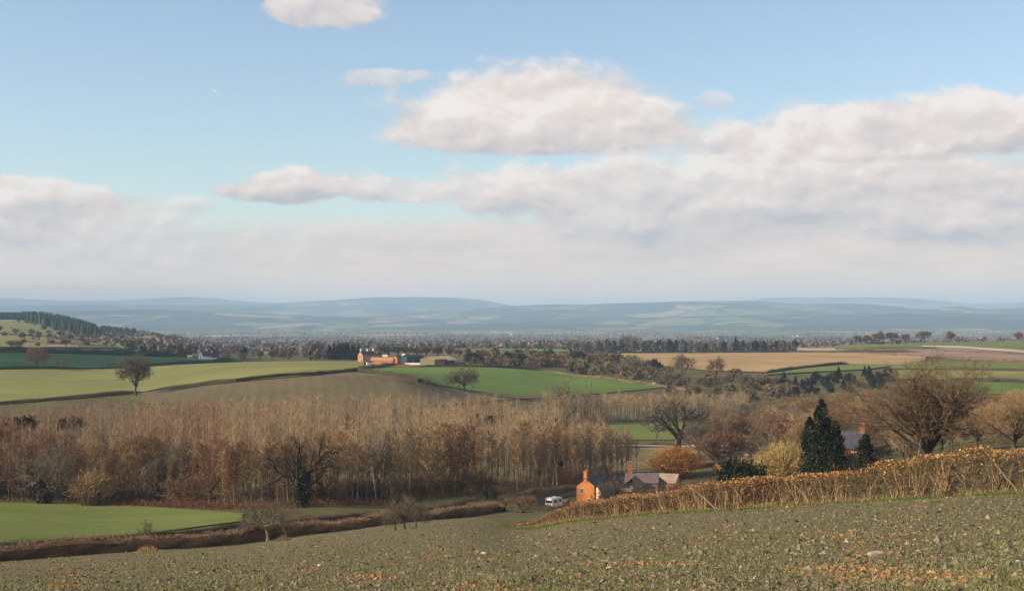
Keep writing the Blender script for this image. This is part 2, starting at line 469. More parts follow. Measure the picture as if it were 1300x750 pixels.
def sheet(name, label, bottom, top, mat, lift=0.15, nu=160, nv=40, logv=True):
    """a field: a sheet that follows the ground between a near edge and a far edge"""
    bx, by = line(bottom); tx, ty = line(top)
    u = np.linspace(max(bx[0], tx[0]), min(bx[-1], tx[-1]), nu)
    y0 = np.interp(u, bx, by); y1 = np.maximum(np.interp(u, tx, ty), y0 + 0.2)
    t = np.linspace(0, 1, nv)
    Y = np.exp(np.log(y0)[:, None] * (1 - t) + np.log(y1)[:, None] * t)
    X = (u[:, None] - 650) / F * Y
    Z = zat(X, Y) + lift + 0.0003 * Y
    idx = np.arange(nu * nv).reshape(nu, nv)
    q = np.stack([idx[:-1, :-1], idx[1:, :-1], idx[1:, 1:], idx[:-1, 1:]], -1).reshape(-1, 4)
    o = MB().add(np.stack([X, Y, Z], -1).reshape(-1, 3), q).build(name, mat, None, True)
    return tag(o, label, None, None, 'structure')

def crop(name, a, b, c=None, fine=0.6, rows=None, seed=0.0, broad=0.02, tram=None):
    def f():
        p = wpos(); x, y, z = sep(p)
        col = mixc(noise(p, broad, 4, 0.6).sm(0.3, 0.7), a, b)
        if c: col = mixc(noise(p, fine, 6, 0.7).sm(0.42, 0.72), col, c)
        k = noise(p, 0.017, 6, 0.68).sm(0.30, 0.72) * 0.30 + noise(p, 1.1, 5, 0.7) * 0.36 + 0.68  # random mottling; broad dark patches also stand in for drifting cloud shadows
        col = mixc(1.0, col, vec(k, k * 1.0, k * 0.98), 'MULTIPLY')
        worn = noise(vec(x, y * 0.5, 3.0), 0.028, 6, 0.72).sm(0.60, 0.70)
        col = mixc(worn * 0.35, col, (0.20, 0.17, 0.075))
        if tram:
            s = (x * tram[0] + y * tram[1] + noise(p, 0.008, 2, .5) * 10.0) / 21.0
            f = S.op('FRACT', s); g = S.op('ABSOLUTE', f - 0.5); t = S.op('ABSOLUTE', g - 0.046).sm(0.026, 0.008)
            col = mixc(t * 0.32, col, (0.10, 0.085, 0.04))
        if rows:
            w = S.op('SINE', (x * rows[0] + y * rows[1] + noise(p, 0.03, 2, .5) * 1.5))
            k = w * rows[2] + 1.0
            col = mixc(1.0, col, vec(k, k, k), 'MULTIPLY')
        return col
    return material(name, f, 0.95, 0.05)

M_pasture = crop('pasture_green', (0.10, 0.138, 0.03), (0.135, 0.158, 0.04), (0.15, 0.16, 0.055), 0.25, None, 0, 0.02, (0.35, 0.94))
M_olive = crop('pasture_olive', (0.15, 0.165, 0.045), (0.215, 0.205, 0.072), (0.17, 0.17, 0.055), 0.1, None, 0, 0.012)
M_wheat = crop('winter_wheat', (0.082, 0.145, 0.026), (0.105, 0.162, 0.034), (0.13, 0.16, 0.045), 0.2, None, 0, 0.02, (0.55, 0.84))
M_dark = crop('rye_dark', (0.06, 0.13, 0.04), (0.075, 0.145, 0.045), None)
M_plough = crop('plough_grey', (0.125, 0.10, 0.055), (0.15, 0.12, 0.07), (0.105, 0.09, 0.045), 0.3, (1.2, 0.2, 0.05))
M_stubble = crop('stubble_tan', (0.31, 0.205, 0.095), (0.37, 0.25, 0.125), (0.28, 0.19, 0.09), 0.05)
M_pale = crop('rough_pale', (0.24, 0.185, 0.085), (0.30, 0.24, 0.12), (0.20, 0.15, 0.07), 0.12)
M_pink = crop('soil_pink', (0.22, 0.15, 0.11), (0.28, 0.20, 0.15), None)
M_lane = material('lane_track', (0.42, 0.36, 0.26), 0.9, 0.1)
M_tar = material('lane_tarmac', (0.06, 0.055, 0.05), 0.8, 0.2)

sheet('field', 'bright green pasture below the brown plantation', [(-200,694,120,190),(0,692,120,190),(150,683,140,200),(260,668,160,215),(308,662,165,222)],
      [(-200,638,230,300),(0,638,230,300),(150,641,230,290),(250,648,210,270),(308,652,205,250)], M_pasture, 0.1)
sheet('field', 'olive pasture with one bare tree on its edge', [(-200,516,540,600),(0,514,540,600),(100,506,560,620),(180,498,560,640),(300,485,560,640),(400,476.5,570,680),(462,471,600,760)],
      [(-200,471,700,900),(0,470,700,900),(150,468.5,760,900),(230,463,780,960),(300,460.5,800,1000),(400,459,800,1000),(462,459.5,800,1000)], M_olive, 0.2)
sheet('field', 'dark green field under cloud shade', [(-200,469,740,900),(0,468.5,740,900),(150,467.2,800,930),(230,461.8,860,1000),(290,459,880,1050),(306,458.5,880,1050)],
      [(-200,448,900,1100),(0,448,900,1100),(150,451.5,950,1200),(230,454.0,950,1200),(290,454.2,1000,1300),(306,454.4,1000,1300)], M_dark, 0.2)
sheet('field', 'grey brown ploughed hillside above the plantation', [(180,512,500,590),(300,520,480,570),(400,526,480,570),(500,520,480,570),(640,508,520,660),(700,505,600,700)],
      [(180,499,540,640),(300,486,540,640),(400,477.5,560,680),(450,472.5,580,700),(500,478,560,660),(540,488,560,680),(600,498,560,680),(700,503,600,720)], M_plough, 0.1)
sheet('field', 'vivid green winter wheat in front of the farm', [(452,471.5,600,760),(500,477,600,660),(540,486.5,580,700),(600,497,590,700),(660,503,610,720),(740,502,640,760),(840,493,680,820)],
      [(452,470.5,640,780),(500,467,720,880),(560,466.5,780,900),(630,466.5,780,920),(690,471,780,930),(760,480,740,900),(840,490,700,860)], M_wheat, 0.2)
sheet('field', 'tan stubble field beyond the scrubby slope', [(690,452,980,1200),(760,455,960,1200),(830,464,860,1100),(900,471,830,1000),(970,473,820,1000),(1060,467,850,1050),(1150,462,900,1100),(1175,458,900,1200)],
      [(690,449.5,1000,1350),(760,449.2,1050,1380),(830,449.0,1100,1400),(900,448.6,1100,1400),(970,448.2,1100,1400),(1060,447.6,1100,1400),(1150,447.8,1100,1400),(1175,448.0,1100,1400)], M_stubble, 0.25)
sheet('field', 'green strip beside the tan stubble', [(970,477,780,1000),(1020,474,780,1000),(1100,470,800,1000),(1130,466,850,1000)],
      [(970,474.5,780,1000),(1020,469,820,1000),(1080,463.5,880,1050),(1130,463.5,880,1050)], M_pasture, 0.55)
sheet('field', 'pale rough meadow behind the brick house', [(760,600,340,400),(850,599,340,400),(930,588,360,430)], [(760,569,430,500),(850,568.5,440,500),(930,563,450,510)], M_pale, 0.12)
sheet('field', 'small green paddock behind the big oak', [(730,559,480,560),(850,559,480,560),(930,543,520,600)], [(730,541,540,580),(850,538,560,610),(930,534,570,640)], M_pasture, 0.12)
sheet('field', 'green field below the pink track', [(1130,468.5,700,860),(1215,469,700,860),(1300,470.5,680,860),(1500,470.5,680,860)], [(1130,459.5,800,1000),(1215,459.5,800,1000),(1300,461,780,1000),(1500,461,780,1000)], M_pasture, 0.2)
sheet('field', 'middle green field with a pole on its hedge', [(1140,482,600,800),(1215,483,600,760),(1300,485,560,720),(1500,485,560,720)], [(1140,470.2,700,880),(1215,470.5,700,860),(1300,472,670,840),(1500,472,670,840)], M_olive, 0.2)
sheet('field', 'lowest green field behind the bare trees', [(1150,499,500,680),(1215,500,500,640),(1300,502,480,600),(1500,502,480,600)], [(1150,484.5,600,760),(1215,485,600,740),(1300,487,560,700),(1500,487,560,700)], M_wheat, 0.2)
sheet('field', 'pink brown ploughed ground beside the track', [(1150,452,1000,1250),(1200,455,950,1200),(1300,458,860,1100),(1500,458,860,1100)], [(1150,445.5,1250,1500),(1200,442.5,1300,1550),(1300,447,1050,1300),(1500,452,1000,1200)], M_pink, 0.4)
sheet('field', 'green crest field under the skyline trees', [(1060,443,1350,1600),(1150,441.5,1350,1600),(1300,445,1150,1400),(1500,447,1100,1400)], [(1060,438.5,1500,1760),(1150,437.0,1500,1760),(1300,433.2,1560,1760),(1500,433.2,1560,1760)], M_pasture, 0.3)
sheet('road', 'pale pink farm track climbing the right slope', [(1170,441.3,1300,1600),(1220,443.3,1250,1500),(1300,449.4,1000,1300),(1500,458,800,1100)], [(1170,440.0,1300,1650),(1220,440.6,1300,1600),(1300,446.2,1050,1400),(1500,454,850,1150)], crop('track_pink', (0.42,0.32,0.26), (0.5,0.4,0.34), None), 0.8)
for lab, b, t, m in (('sunlit lower field on the far left hill', [(-200,441,1250,1500),(0,441,1250,1450),(60,441.5,1250,1450)], [(-200,424,1500,1800),(0,425,1500,1800),(60,428,1450,1750)], M_olive),
                     ('sunlit upper field on the far left hill', [(-200,422,1550,1850),(0,423,1550,1850),(110,431,1450,1750),(200,437,1350,1700)], [(-200,408,1900,2300),(0,408,1900,2250),(60,412,1850,2300),(130,425,1650,1900),(200,434,1400,1800)], M_olive),
                     ('pink ploughed field on the far left hill', [(10,442,1230,1450),(100,443,1230,1400)], [(10,436.5,1300,1600),(100,439,1300,1500)], M_pink)):
    sheet('field', lab, b, t, m, 0.5, 60, 24)
# lane between the two clipped hedges, and the pale lane behind the big oak
def ribbon(name, label, pts, w, mat, lift=0.08):
    P = np.array([[p.x, p.y] for p in pts]); d = np.gradient(P, axis=0); d = unit(d); nrm = np.stack([-d[:, 1], d[:, 0]], -1)
    V = []
    for k in (-.5, -.17, .17, .5):
        q = P + nrm * w * k; V.append(np.stack([q[:, 0], q[:, 1], zat(q[:, 0], q[:, 1]) + lift + 0.0003 * q[:, 1]], -1))
    V = np.stack(V, 1); n = len(P); idx = np.arange(n * 4).reshape(n, 4)
    q = np.stack([idx[:-1, :-1], idx[:-1, 1:], idx[1:, 1:], idx[1:, :-1]], -1).reshape(-1, 4)
    return tag(MB().add(V.reshape(-1, 3), q[:, ::-1]).build(name, mat, None, True), label, None, None, 'structure')
def path(pts, step=6.0):
    """(px, py, y0, y1) corners -> points on the ground every step metres"""
    C = [GP(*p) for p in pts]; out = []
    for a, b in zip(C[:-1], C[1:]):
        n = max(1, int((b - a).length / step))
        for i in range(n):
            q = a.lerp(b, i / n); out.append(Vector((q.x, q.y, float(zat(q.x, q.y)))))
    out.append(C[-1]); return out
def offset(pts, w):
    P = np.array([[p.x, p.y] for p in pts]); d = unit(np.gradient(P, axis=0)); q = P + np.stack([-d[:, 1], d[:, 0]], -1) * w
    return [Vector((x, y, float(zat(x, y)))) for x, y in q]
LANE = path([(-250,707,120,170),(0,703,130,170),(150,692,145,185),(300,677,160,200),(400,668,180,225),(500,656,200,240),(600,645,210,255),(690,632,260,345),(745,621,330,380)], 4.0)
ribbon('road', 'narrow lane between clipped hedges', LANE, 3.2, M_tar)
ribbon('road', 'pale lane behind the big oak', path([(700,566.5,440,520),(800,566,440,520),(870,567.5,440,510),(905,563,440,510)], 4.0), 6.0, M_lane, 0.15)

# ================================================================== far hills
def hill_colour():
    p = wpos(); x, y, z = sep(p)
    cr, ed = patchwork(0.0021, 5.0)
    c = ramp(cr, [(0.0, (0.07, 0.085, 0.04)), (0.22, (0.19, 0.20, 0.08)), (0.40, (0.26, 0.205, 0.13)), (0.52, (0.05, 0.055, 0.035)), (0.68, (0.16, 0.20, 0.075)), (0.84, (0.32, 0.255, 0.165))], 'CONSTANT')
    wood = noise(vec(x, y * 0.7, z * 3), 0.0011, 5, 0.6).sm(0.46, 0.56)
    c = mixc(wood, c, (0.035, 0.042, 0.03))
    c = mixc(ed.sm(0.10, 0.04), c, (0.04, 0.04, 0.03))
    return mixc(noise(p, 0.006, 4, .65).sm(.5, .7), c, (0.05, 0.05, 0.035))
def moor_colour():
    p = wpos(); x, y, z = sep(p)
    c = mixc(noise(p, 0.0012, 5, 0.6).sm(0.4, 0.65), (0.16, 0.11, 0.085), (0.27, 0.20, 0.15))
    return mixc(noise(p, 0.0009, 4, 0.6).sm(0.52, 0.6), c, (0.08, 0.08, 0.05))
M_hill = material('hill_fields', hill_colour, 0.95, 0.03)
M_moor = material('hill_moor', moor_colour, 0.95, 0.03)
def ridge(label, R, depthm, prof, mat, seed, foot=-72.0):
    px = np.arange(-420, 1721, 5.0)
    pp = np.array(prof, float)
    yy = np.interp(px, pp[:, 0], pp[:, 1])
    kk = np.exp(-np.linspace(-2, 2, 9)**2); yy = np.convolve(np.pad(yy, 4, 'edge'), kk / kk.sum(), 'valid')
    rg = np.random.default_rng(seed)
    ph = rg.uniform(0, 6.28, 12); fr = rg.uniform(0.004, 0.05, 12)
    wob = sum(np.sin(px * f + a) * 0.35 * (0.02 / (f + 0.02)) for f, a in zip(fr, ph)); yy = yy + wob * 0.5
    t = np.concatenate([np.linspace(0, 1, 26), [1.12, 1.35, 1.7]])
    V = []
    for k, tt in enumerate(t):
        Y = R - depthm + depthm * tt
        X = (px - 650) / F * Y
        zt = (HY - yy) / F * R
        s = min(tt, 1.0); prof_t = s * s * (3 - 2 * s) * 0.55 + s * 0.45
        z = foot + (zt - foot) * prof_t
        if 0 < tt < 1: z = z + (zt - foot) * 0.10 * np.sin(px * 0.021 + tt * 7 + seed) * np.sin(tt * PI) + (zt - foot) * 0.06 * np.sin(px * 0.057 - tt * 11 + seed * 2) * np.sin(tt * PI)
        if tt > 1: z = foot + (zt - foot) * max(0.0, 1 - (tt - 1) * 1.5) 
        V.append(np.stack([X, np.full_like(X, Y), z], -1))
    V = np.stack(V, 1); n, m = V.shape[:2]; idx = np.arange(n * m).reshape(n, m)
    q = np.stack([idx[:-1, :-1], idx[1:, :-1], idx[1:, 1:], idx[:-1, 1:]], -1).reshape(-1, 4)
    tag(MB().add(V.reshape(-1, 3), q).build('hill', mat, None, True), label, None, None, 'structure')
ridge('farthest moorland skyline', 23000, 3500, [(-420,380),(0,378),(60,380.5),(130,382),(180,379.5),(230,377),(270,378),(290,381),(330,384),(360,384),(400,381.5),(450,381),(480,386),(600,388),(640,389.5),(760,390),(900,389),(945,382),(980,378),(1030,377.5),(1100,377),(1150,377.5),(1190,381),(1240,386),(1300,384),(1720,380)], M_moor, 1)
ridge('long whaleback hill in the middle of the skyline', 18500, 4500, [(-420,387),(0,388),(100,386.5),(260,386.5),(330,387),(380,384),(430,381),(470,377.5),(540,376.8),(590,378),(620,381),(645,387),(700,391),(800,394),(1000,398),(1720,398)], M_hill, 2)
ridge('low rounded ridge right of the middle', 15000, 4500, [(-420,402),(300,400),(500,398),(580,392),(640,388.5),(700,386),(740,386),(830,383.5),(900,381.5),(960,382.5),(1020,385.5),(1080,385),(1130,388),(1175,393),(1215,388),(1250,392.5),(1300,390.5),(1720,388)], M_hill, 3)
ridge('nearest low blue foothills', 11500, 3200, [(-420,396),(0,396),(120,394),(200,393),(300,397),(420,401),(520,403),(640,405),(760,404),(860,402),(960,399),(1060,399),(1130,396),(1220,397),(1300,398),(1720,396)], M_hill, 4)

# clouds beyond the left of the picture that shade the fields and foothills below them
def cloud(label, c, rx, ry, rz, seed):
    import bmesh
    bm = bmesh.new(); bmesh.ops.create_icosphere(bm, subdivisions=5, radius=1.0); r = random.Random(seed)
    ks = [(r.uniform(1.5, 7), r.uniform(1.5, 7), r.uniform(1.5, 7), r.uniform(0, 6)) for _ in range(9)]
    for v in bm.verts:
        x, y, z = v.co; k = 1.0
        for a, b, d, e in ks: k += 0.05 * math.sin(a * x + b * y + d * z + e) * 3.0 / (a + b) ** .5
        if z < 0: v.co.z *= .35
        v.co = Vector((v.co.x * k * rx, v.co.y * k * ry, v.co.z * k * rz))
    me = bpy.data.meshes.new('cloud'); bm.to_mesh(me); bm.free(); me.materials.append(M_cloud)
    o = bpy.data.objects.new('cloud', me); COL.objects.link(o); o.location = c; tag(o, label, None, None, 'structure')
M_cloud = material('cloud_white', (0.8, 0.8, 0.8), 1.0, 0.0)
def shade_from(x, y, zg, zc):
    t = (zc - zg) / math.tan(SUN_EL); return (x + TO_SUN.x * t, y + TO_SUN.y * t, zc)
cloud('cloud that shades the dark green field', shade_from(-490, 985, -26, 720), 270, 190, 45, 3)
cloud('cloud that shades the left foothills', shade_from(-3700, 12500, 0, 2300), 1700, 2200, 300, 4)
# two short vapour trails
M_trail = material('vapour', (0.85, 0.85, 0.85), 1.0, 0.0)
for px, py, dx, dy, lab in ((273, 116, 6, 4.5, 'short white vapour trail in the blue left part of the sky'), (473, 107, 2.5, 3, 'tiny white vapour trail left of the large cloud')):
    Yt = 30000.0; f_ = lambda a, b: ((a - 650) / F * Yt, Yt, (HY - b) / F * Yt)
    mb = MB(); frustums(mb, [f_(px - dx, py - dy), f_(px, py)], [f_(px, py), f_(px + dx, py + dy)], [1.5, 9], [9, 5], 6)
    tag(mb.build('vapour_trail', M_trail), lab, 'vapour trail')
# ================================================================== plants
M_bark = tinted('bark_dark', (0.045, 0.037, 0.028), (0.10, 0.082, 0.06), 0.3)
M_barkgrey = tinted('bark_grey', (0.12, 0.096, 0.068), (0.25, 0.205, 0.145), 0.6)
M_barkblack = tinted('bark_black', (0.022, 0.018, 0.014), (0.055, 0.045, 0.034), 0.2)
M_twig = tinted('twigs_brown', (0.10, 0.066, 0.04), (0.25, 0.165, 0.10), 0.4)
M_twiggrey = tinted('twigs_grey', (0.09, 0.072, 0.052), (0.21, 0.17, 0.12), 0.3)
M_twigtan = tinted('twigs_tan', (0.16, 0.108, 0.056), (0.385, 0.265, 0.14), 0.55)
M_twigred = tinted('twigs_red', (0.13, 0.07, 0.042), (0.29, 0.155, 0.088), 0.45)
M_ivy = tinted('ivy_leaves', (0.010, 0.014, 0.007), (0.03, 0.036, 0.016), 0.2, 0.6, 0.3)
M_dkgreen = tinted('evergreen_dark', (0.005, 0.009, 0.006), (0.020, 0.027, 0.016), 0.3, 0.8, 0.1, (0.062, 0.060, 0.036))
M_pine = tinted('conifer_green', (0.012, 0.03, 0.02), (0.03, 0.06, 0.035), 0.3, 0.8, 0.15)
M_orange = tinted('willow_orange', (0.26, 0.115, 0.03), (0.46, 0.23, 0.06), 0.2)
M_yellow = tinted('twigs_yellow', (0.30, 0.21, 0.075), (0.46, 0.34, 0.14), 0.2)
M_scrub = tinted('scrub_olive', (0.10, 0.078, 0.042), (0.24, 0.185, 0.10), 0.45)
M_farwood = tinted('far_wood', (0.11, 0.092, 0.085), (0.20, 0.158, 0.14), 0.35)

def norm3(v):
    l = math.sqrt(v[0]*v[0] + v[1]*v[1] + v[2]*v[2]) or 1.0
    return (v[0]/l, v[1]/l, v[2]/l)

def skeleton(rnd, H, r0, lens, nch, angs, trop, crook, start, lean=(0, 0, 1), flat=1.0, maxlev=None, taper=0.5):
    """branch skeleton: list of (p0, p1, r0, r1, level) and the fine ends"""
    segs = []; ends = []
    ml = len(lens) - 1 if maxlev is None else maxlev
    def br(p, d, L, r, lev):
        n = (6, 5, 4, 3, 2, 2)[lev]
        st = L / n; nodes = []
        rr = r
        for i in range(n):
            c = crook[lev]
            d = norm3((d[0] + rnd.gauss(0, c), d[1] + rnd.gauss(0, c), d[2] + rnd.gauss(0, c) + trop[lev]))
            q = (p[0] + d[0]*st, p[1] + d[1]*st, p[2] + d[2]*st)
            r1 = r * (1 - (1 - taper) * (i + 1) / n)
            segs.append((p, q, rr, r1, lev)); nodes.append((p, q, d, r1))
            p, rr = q, r1
        if lev == ml:
            for nd in nodes: ends.append(nd)
            return
        if lev >= 1: ends.append(nodes[-1])
        k = nch[lev]; k = max(1, int(round(k * rnd.uniform(0.75, 1.25))))
        off = rnd.uniform(0, 6.28)
        for c in range(k):
            t = start[lev] + (1 - start[lev]) * (c + rnd.uniform(0.2, 0.9)) / k
            t = min(t, 0.999); i = min(int(t * n), n - 1); f = t * n - i
            a, b, dd, rb = nodes[i]
            pp = (a[0] + (b[0]-a[0])*f, a[1] + (b[1]-a[1])*f, a[2] + (b[2]-a[2])*f)
            an = math.radians(rnd.uniform(*angs[lev])); az = off + c * 2.4 + rnd.uniform(-.5, .5)
            ref = (1, 0, 0) if abs(dd[2]) > 0.8 else (0, 0, 1)
            u = norm3((dd[1]*ref[2]-dd[2]*ref[1], dd[2]*ref[0]-dd[0]*ref[2], dd[0]*ref[1]-dd[1]*ref[0]))
            w = (dd[1]*u[2]-dd[2]*u[1], dd[2]*u[0]-dd[0]*u[2], dd[0]*u[1]-dd[1]*u[0])
            ca, sa = math.cos(an), math.sin(an); cz, sz = math.cos(az), math.sin(az)
            cd = norm3((dd[0]*ca + (u[0]*cz + w[0]*sz)*sa, dd[1]*ca + (u[1]*cz + w[1]*sz)*sa, (dd[2]*ca + (u[2]*cz + w[2]*sz)*sa) * flat))
            br(pp, cd, lens[lev+1] * rnd.uniform(0.65, 1.15) * (1.1 - 0.35 * t), min(rb * 0.72, r * 0.6), lev + 1)
    br((0, 0, 0), norm3(lean), lens[0], r0, 0)
    return segs, ends

def tree_meshes(name, seed, H, r0, lens, nch, angs, trop, crook, start, twig=(4, 0.5, 0.03), split=2, mats=None, lean=(0, 0, 1), flat=1.0, spread=0.8, upt=0.25, taper=0.5, base=True, minr=0.012):
    """[('trunk', mesh), ('crown', mesh)] scaled so that the tree is H tall"""
    rnd = random.Random(seed); rng = np.random.default_rng(seed)
    segs, ends = skeleton(rnd, H, r0, lens, nch, angs, trop, crook, start, lean, flat, None, taper)
    top = max(s[1][2] for s in segs) + twig[1] * 0.4
    k = H / top
    P0 = np.array([s[0] for s in segs]) * k; P1 = np.array([s[1] for s in segs]) * k
    R0 = np.array([s[2] for s in segs]); R1 = np.array([s[3] for s in segs]); LV = np.array([s[4] for s in segs])
    R0 = np.maximum(R0, minr); R1 = np.maximum(R1, minr * .8)
    tr = MB(); cr = MB()
    a = LV < split
    frustums(tr, P0[a & (LV == 0)], P1[a & (LV == 0)], R0[a & (LV == 0)], R1[a & (LV == 0)], 8, 0.5)
    frustums(tr, P0[a & (LV > 0)], P1[a & (LV > 0)], R0[a & (LV > 0)], R1[a & (LV > 0)], 5, 0.5)
    if base:   # root flare
        frustums(tr, [[0, 0, -0.4]], [[0, 0, r0 * 2.2]], [r0 * 1.9], [r0 * 1.0], 8, 0.4)
    b = ~a
    frustums(cr, P0[b], P1[b], R0[b], R1[b], 3, rng.uniform(0.1, 0.6, b.sum()))
    n = twig[0]
    if n and ends:
        A = np.array([e[0] for e in ends]) * k; B = np.array([e[1] for e in ends]) * k; D = np.array([e[2] for e in ends])
        A = np.repeat(A, n, 0); B = np.repeat(B, n, 0); D = np.repeat(D, n, 0)
        P = A + (B - A) * rng.uniform(0.1, 1, (len(A), 1))
        dd = unit(D + rdir(len(D), rng) * spread + np.array([0, 0, upt]))
        blades(cr, P, dd, twig[1] * rng.uniform(0.5, 1.2, len(P)), twig[2], rng, rng.uniform(0, 1, len(P)))
    mt, mc = mats or (M_bark, M_twig)
    return [('trunk', tr.mesh(name + '_trunk', mt)), ('crown', cr.mesh(name + '_crown', mc))]

def blob_points(n, rx, ry, rz, k, rng, lump=0.45, hollow=0.5, egg=0.0):
    """leaf positions for an uneven crown: k lumps spread over an ellipsoid standing on z=0"""
    C = rdir(k, rng) * rng.uniform(hollow, 0.9, (k, 1)) ** 0.6
    C[:, 2] = np.where(C[:, 2] < -0.75, -C[:, 2], C[:, 2])
    S_ = rng.uniform(0.6, 1.25, k) * lump
    i = rng.integers(0, k, n)
    P = C[i] + rng.normal(size=(n, 3)) * S_[i, None] * 0.45
    z = P[:, 2]
    if egg: P[:, :2] *= (1 - egg * z)[:, None]
    P = P * np.array([rx, ry, rz]) + np.array([0, 0, rz * 0.95])
    P[:, 2] = np.abs(P[:, 2])
    return P, i, k

def evergreen_bush(name, seed, rx, rz, n, leaf, mat, k=26, egg=0.0, lump=0.45):
    rng = np.random.default_rng(seed); cr = MB(); tr = MB()
    P, i, kk = blob_points(n, rx, rx, rz, k, rng, lump, 0.5, egg)
    t = np.clip(rng.normal(0.45, 0.22, n) + rng.normal(0, 0.18, kk)[i], 0, 1)
    leaves(cr, P, leaf * rng.uniform(0.6, 1.4, n), rng, t)
    frustums(tr, [[0, 0, -.3]], [[0, 0, rz]], [rx * .07 + .05], [rx * .03 + .02], 6, 0.4)
    return [('trunk', tr.mesh(name + '_trunk', M_bark)), ('crown', cr.mesh(name + '_crown', mat))]

def conifer(name, seed, H, R, n, leaf, mat, tiers=14, column=0.0, base=0.06, droop=0.25, jit=0.10):
    """conical tree of drooping sprays; column > 0 makes it a fat column like a cypress"""
    rng = np.random.default_rng(seed); cr = MB(); tr = MB()
    frustums(tr, [[0, 0, -.4]], [[0, 0, H * .93]], [H * .018 + .04], [.03], 6, 0.4)
    nb = n // tiers
    z = rng.uniform(base, 1, nb) ** 0.85
    prof = (1 - z) ** (1.0 - 0.62 * column) * (1 - column * 0.25 * np.exp(-z * 9))
    az = rng.uniform(0, 2 * PI, nb)
    lobes = 1 + 0.22 * np.sin(az * 3 + z * 9 + seed) + 0.15 * np.sin(az * 5 - z * 17)
    rad = R * prof * lobes * rng.uniform(0.75, 1.1, nb)
    O = np.stack([np.zeros(nb), np.zeros(nb), z * H], -1)
    T = np.stack([np.cos(az) * rad, np.sin(az) * rad, np.minimum(z * H + (column * 1.3 - droop) * rad, H * (.985 - .1 * rad / R))], -1)
    t = rng.uniform(0.45, 1.0, (nb, tiers)) ** 0.7
    P = O[:, None] + (T - O)[:, None] * t[..., None] + rng.normal(size=(nb, tiers, 3)) * (jit * R * (1.12 - z)[:, None, None]) * np.array([1, 1, 0.8 + column])
    P = P.reshape(-1, 3); P[:, 2] = np.maximum(P[:, 2], 0.1)
    tt = np.clip(0.45 + rng.normal(0, 0.2, nb)[:, None] + rng.normal(0, 0.15, (nb, tiers)), 0, 1).reshape(-1)
    leaves(cr, P, leaf * rng.uniform(0.6, 1.4, len(P)), rng, tt)
    frustums(cr, [[0, 0, H * .9]], [[0, 0, H]], [R * .05], [.01], 4, .5)
    return [('trunk', tr.mesh(name + '_trunk', M_bark)), ('crown', cr.mesh(name + '_crown', mat))]

def pine(name, seed, H, rx, n, leaf, mat):
    """bare bole under an irregular rounded evergreen head"""
    rng = np.random.default_rng(seed); cr = MB(); tr = MB(); k = 11
    C = rdir(k, rng) * rng.uniform(.2, .85, (k, 1)); C[:, 2] = C[:, 2] * .9 + .1
    i = rng.integers(0, k, n); P = (C[i] + rng.normal(size=(n, 3)) * .22) * np.array([rx, rx, rx * .85]) + np.array([0, 0, H - rx * .95])
    leaves(cr, P, leaf * rng.uniform(.6, 1.4, n), rng, np.clip(rng.normal(.45, .2, n) + rng.normal(0, .2, k)[i], 0, 1))
    frustums(tr, [[0, 0, -.4]], [[0, 0, H - rx * .6]], [.22], [.12], 6, .4)
    return [('trunk', tr.mesh(name + '_trunk', M_bark)), ('crown', cr.mesh(name + '_crown', mat))]
def fan_shrub(name, seed, R, H, n, w, mat, seg=4, core=True):
    """many-stemmed shrub: stems rise from the stool and arch into a dome"""
    rng = np.random.default_rng(seed); mb = MB(); st = MB()
    az = rng.uniform(0, 2 * PI, n); s = rng.uniform(0, 1, n) ** 0.72
    B = np.stack([np.cos(az) * s * R * .25, np.sin(az) * s * R * .25, np.zeros(n)], -1) + rng.normal(size=(n, 3)) * [R * .06, R * .06, 0]
    el = np.sqrt(np.maximum(0, 1 - (s * .92) ** 2)) * rng.uniform(0.6, 1.05, n) ** .6
    T = np.stack([np.cos(az) * s * R, np.sin(az) * s * R, el * H], -1) + rng.normal(size=(n, 3)) * [R * .05, R * .05, H * .05]
    M = (B + T) / 2 + np.array([0, 0, 1]) * (H * .12); t = rng.uniform(0, 1, n)
    d1 = M - B; L1 = np.linalg.norm(d1, axis=1)
    k = n // 5
    frustums(st, B[:k] - [0, 0, .15], M[:k], np.full(k, w * .9), np.full(k, w * .5), 4, t[:k] * .5)
    frustums(st, M[:k], T[:k], np.full(k, w * .5), np.full(k, w * .15), 3, t[:k] * .5)
    blades(mb, M, unit(T - M), np.linalg.norm(T - M, axis=1), w, rng, t)
    for f in range(seg):
        u = rng.uniform(0.1, 1, n)[:, None]; Q = M + (T - M) * u
        blades(mb, Q, unit(unit(T - M) * .7 + rdir(n, rng) * 1.0 + [0, 0, .35]), rng.uniform(.08, .22, n) * H, w * .8, rng, np.clip(t + rng.normal(0, .2, n), 0, 1))
    blades(mb, B, unit(d1), L1 * 1.1, w, rng, t * .6)
    return [('stem', st.mesh(name + '_stems', M_twig if mat is not M_orange else M_orange)), ('crown', mb.mesh(name + '_sprays', mat))]

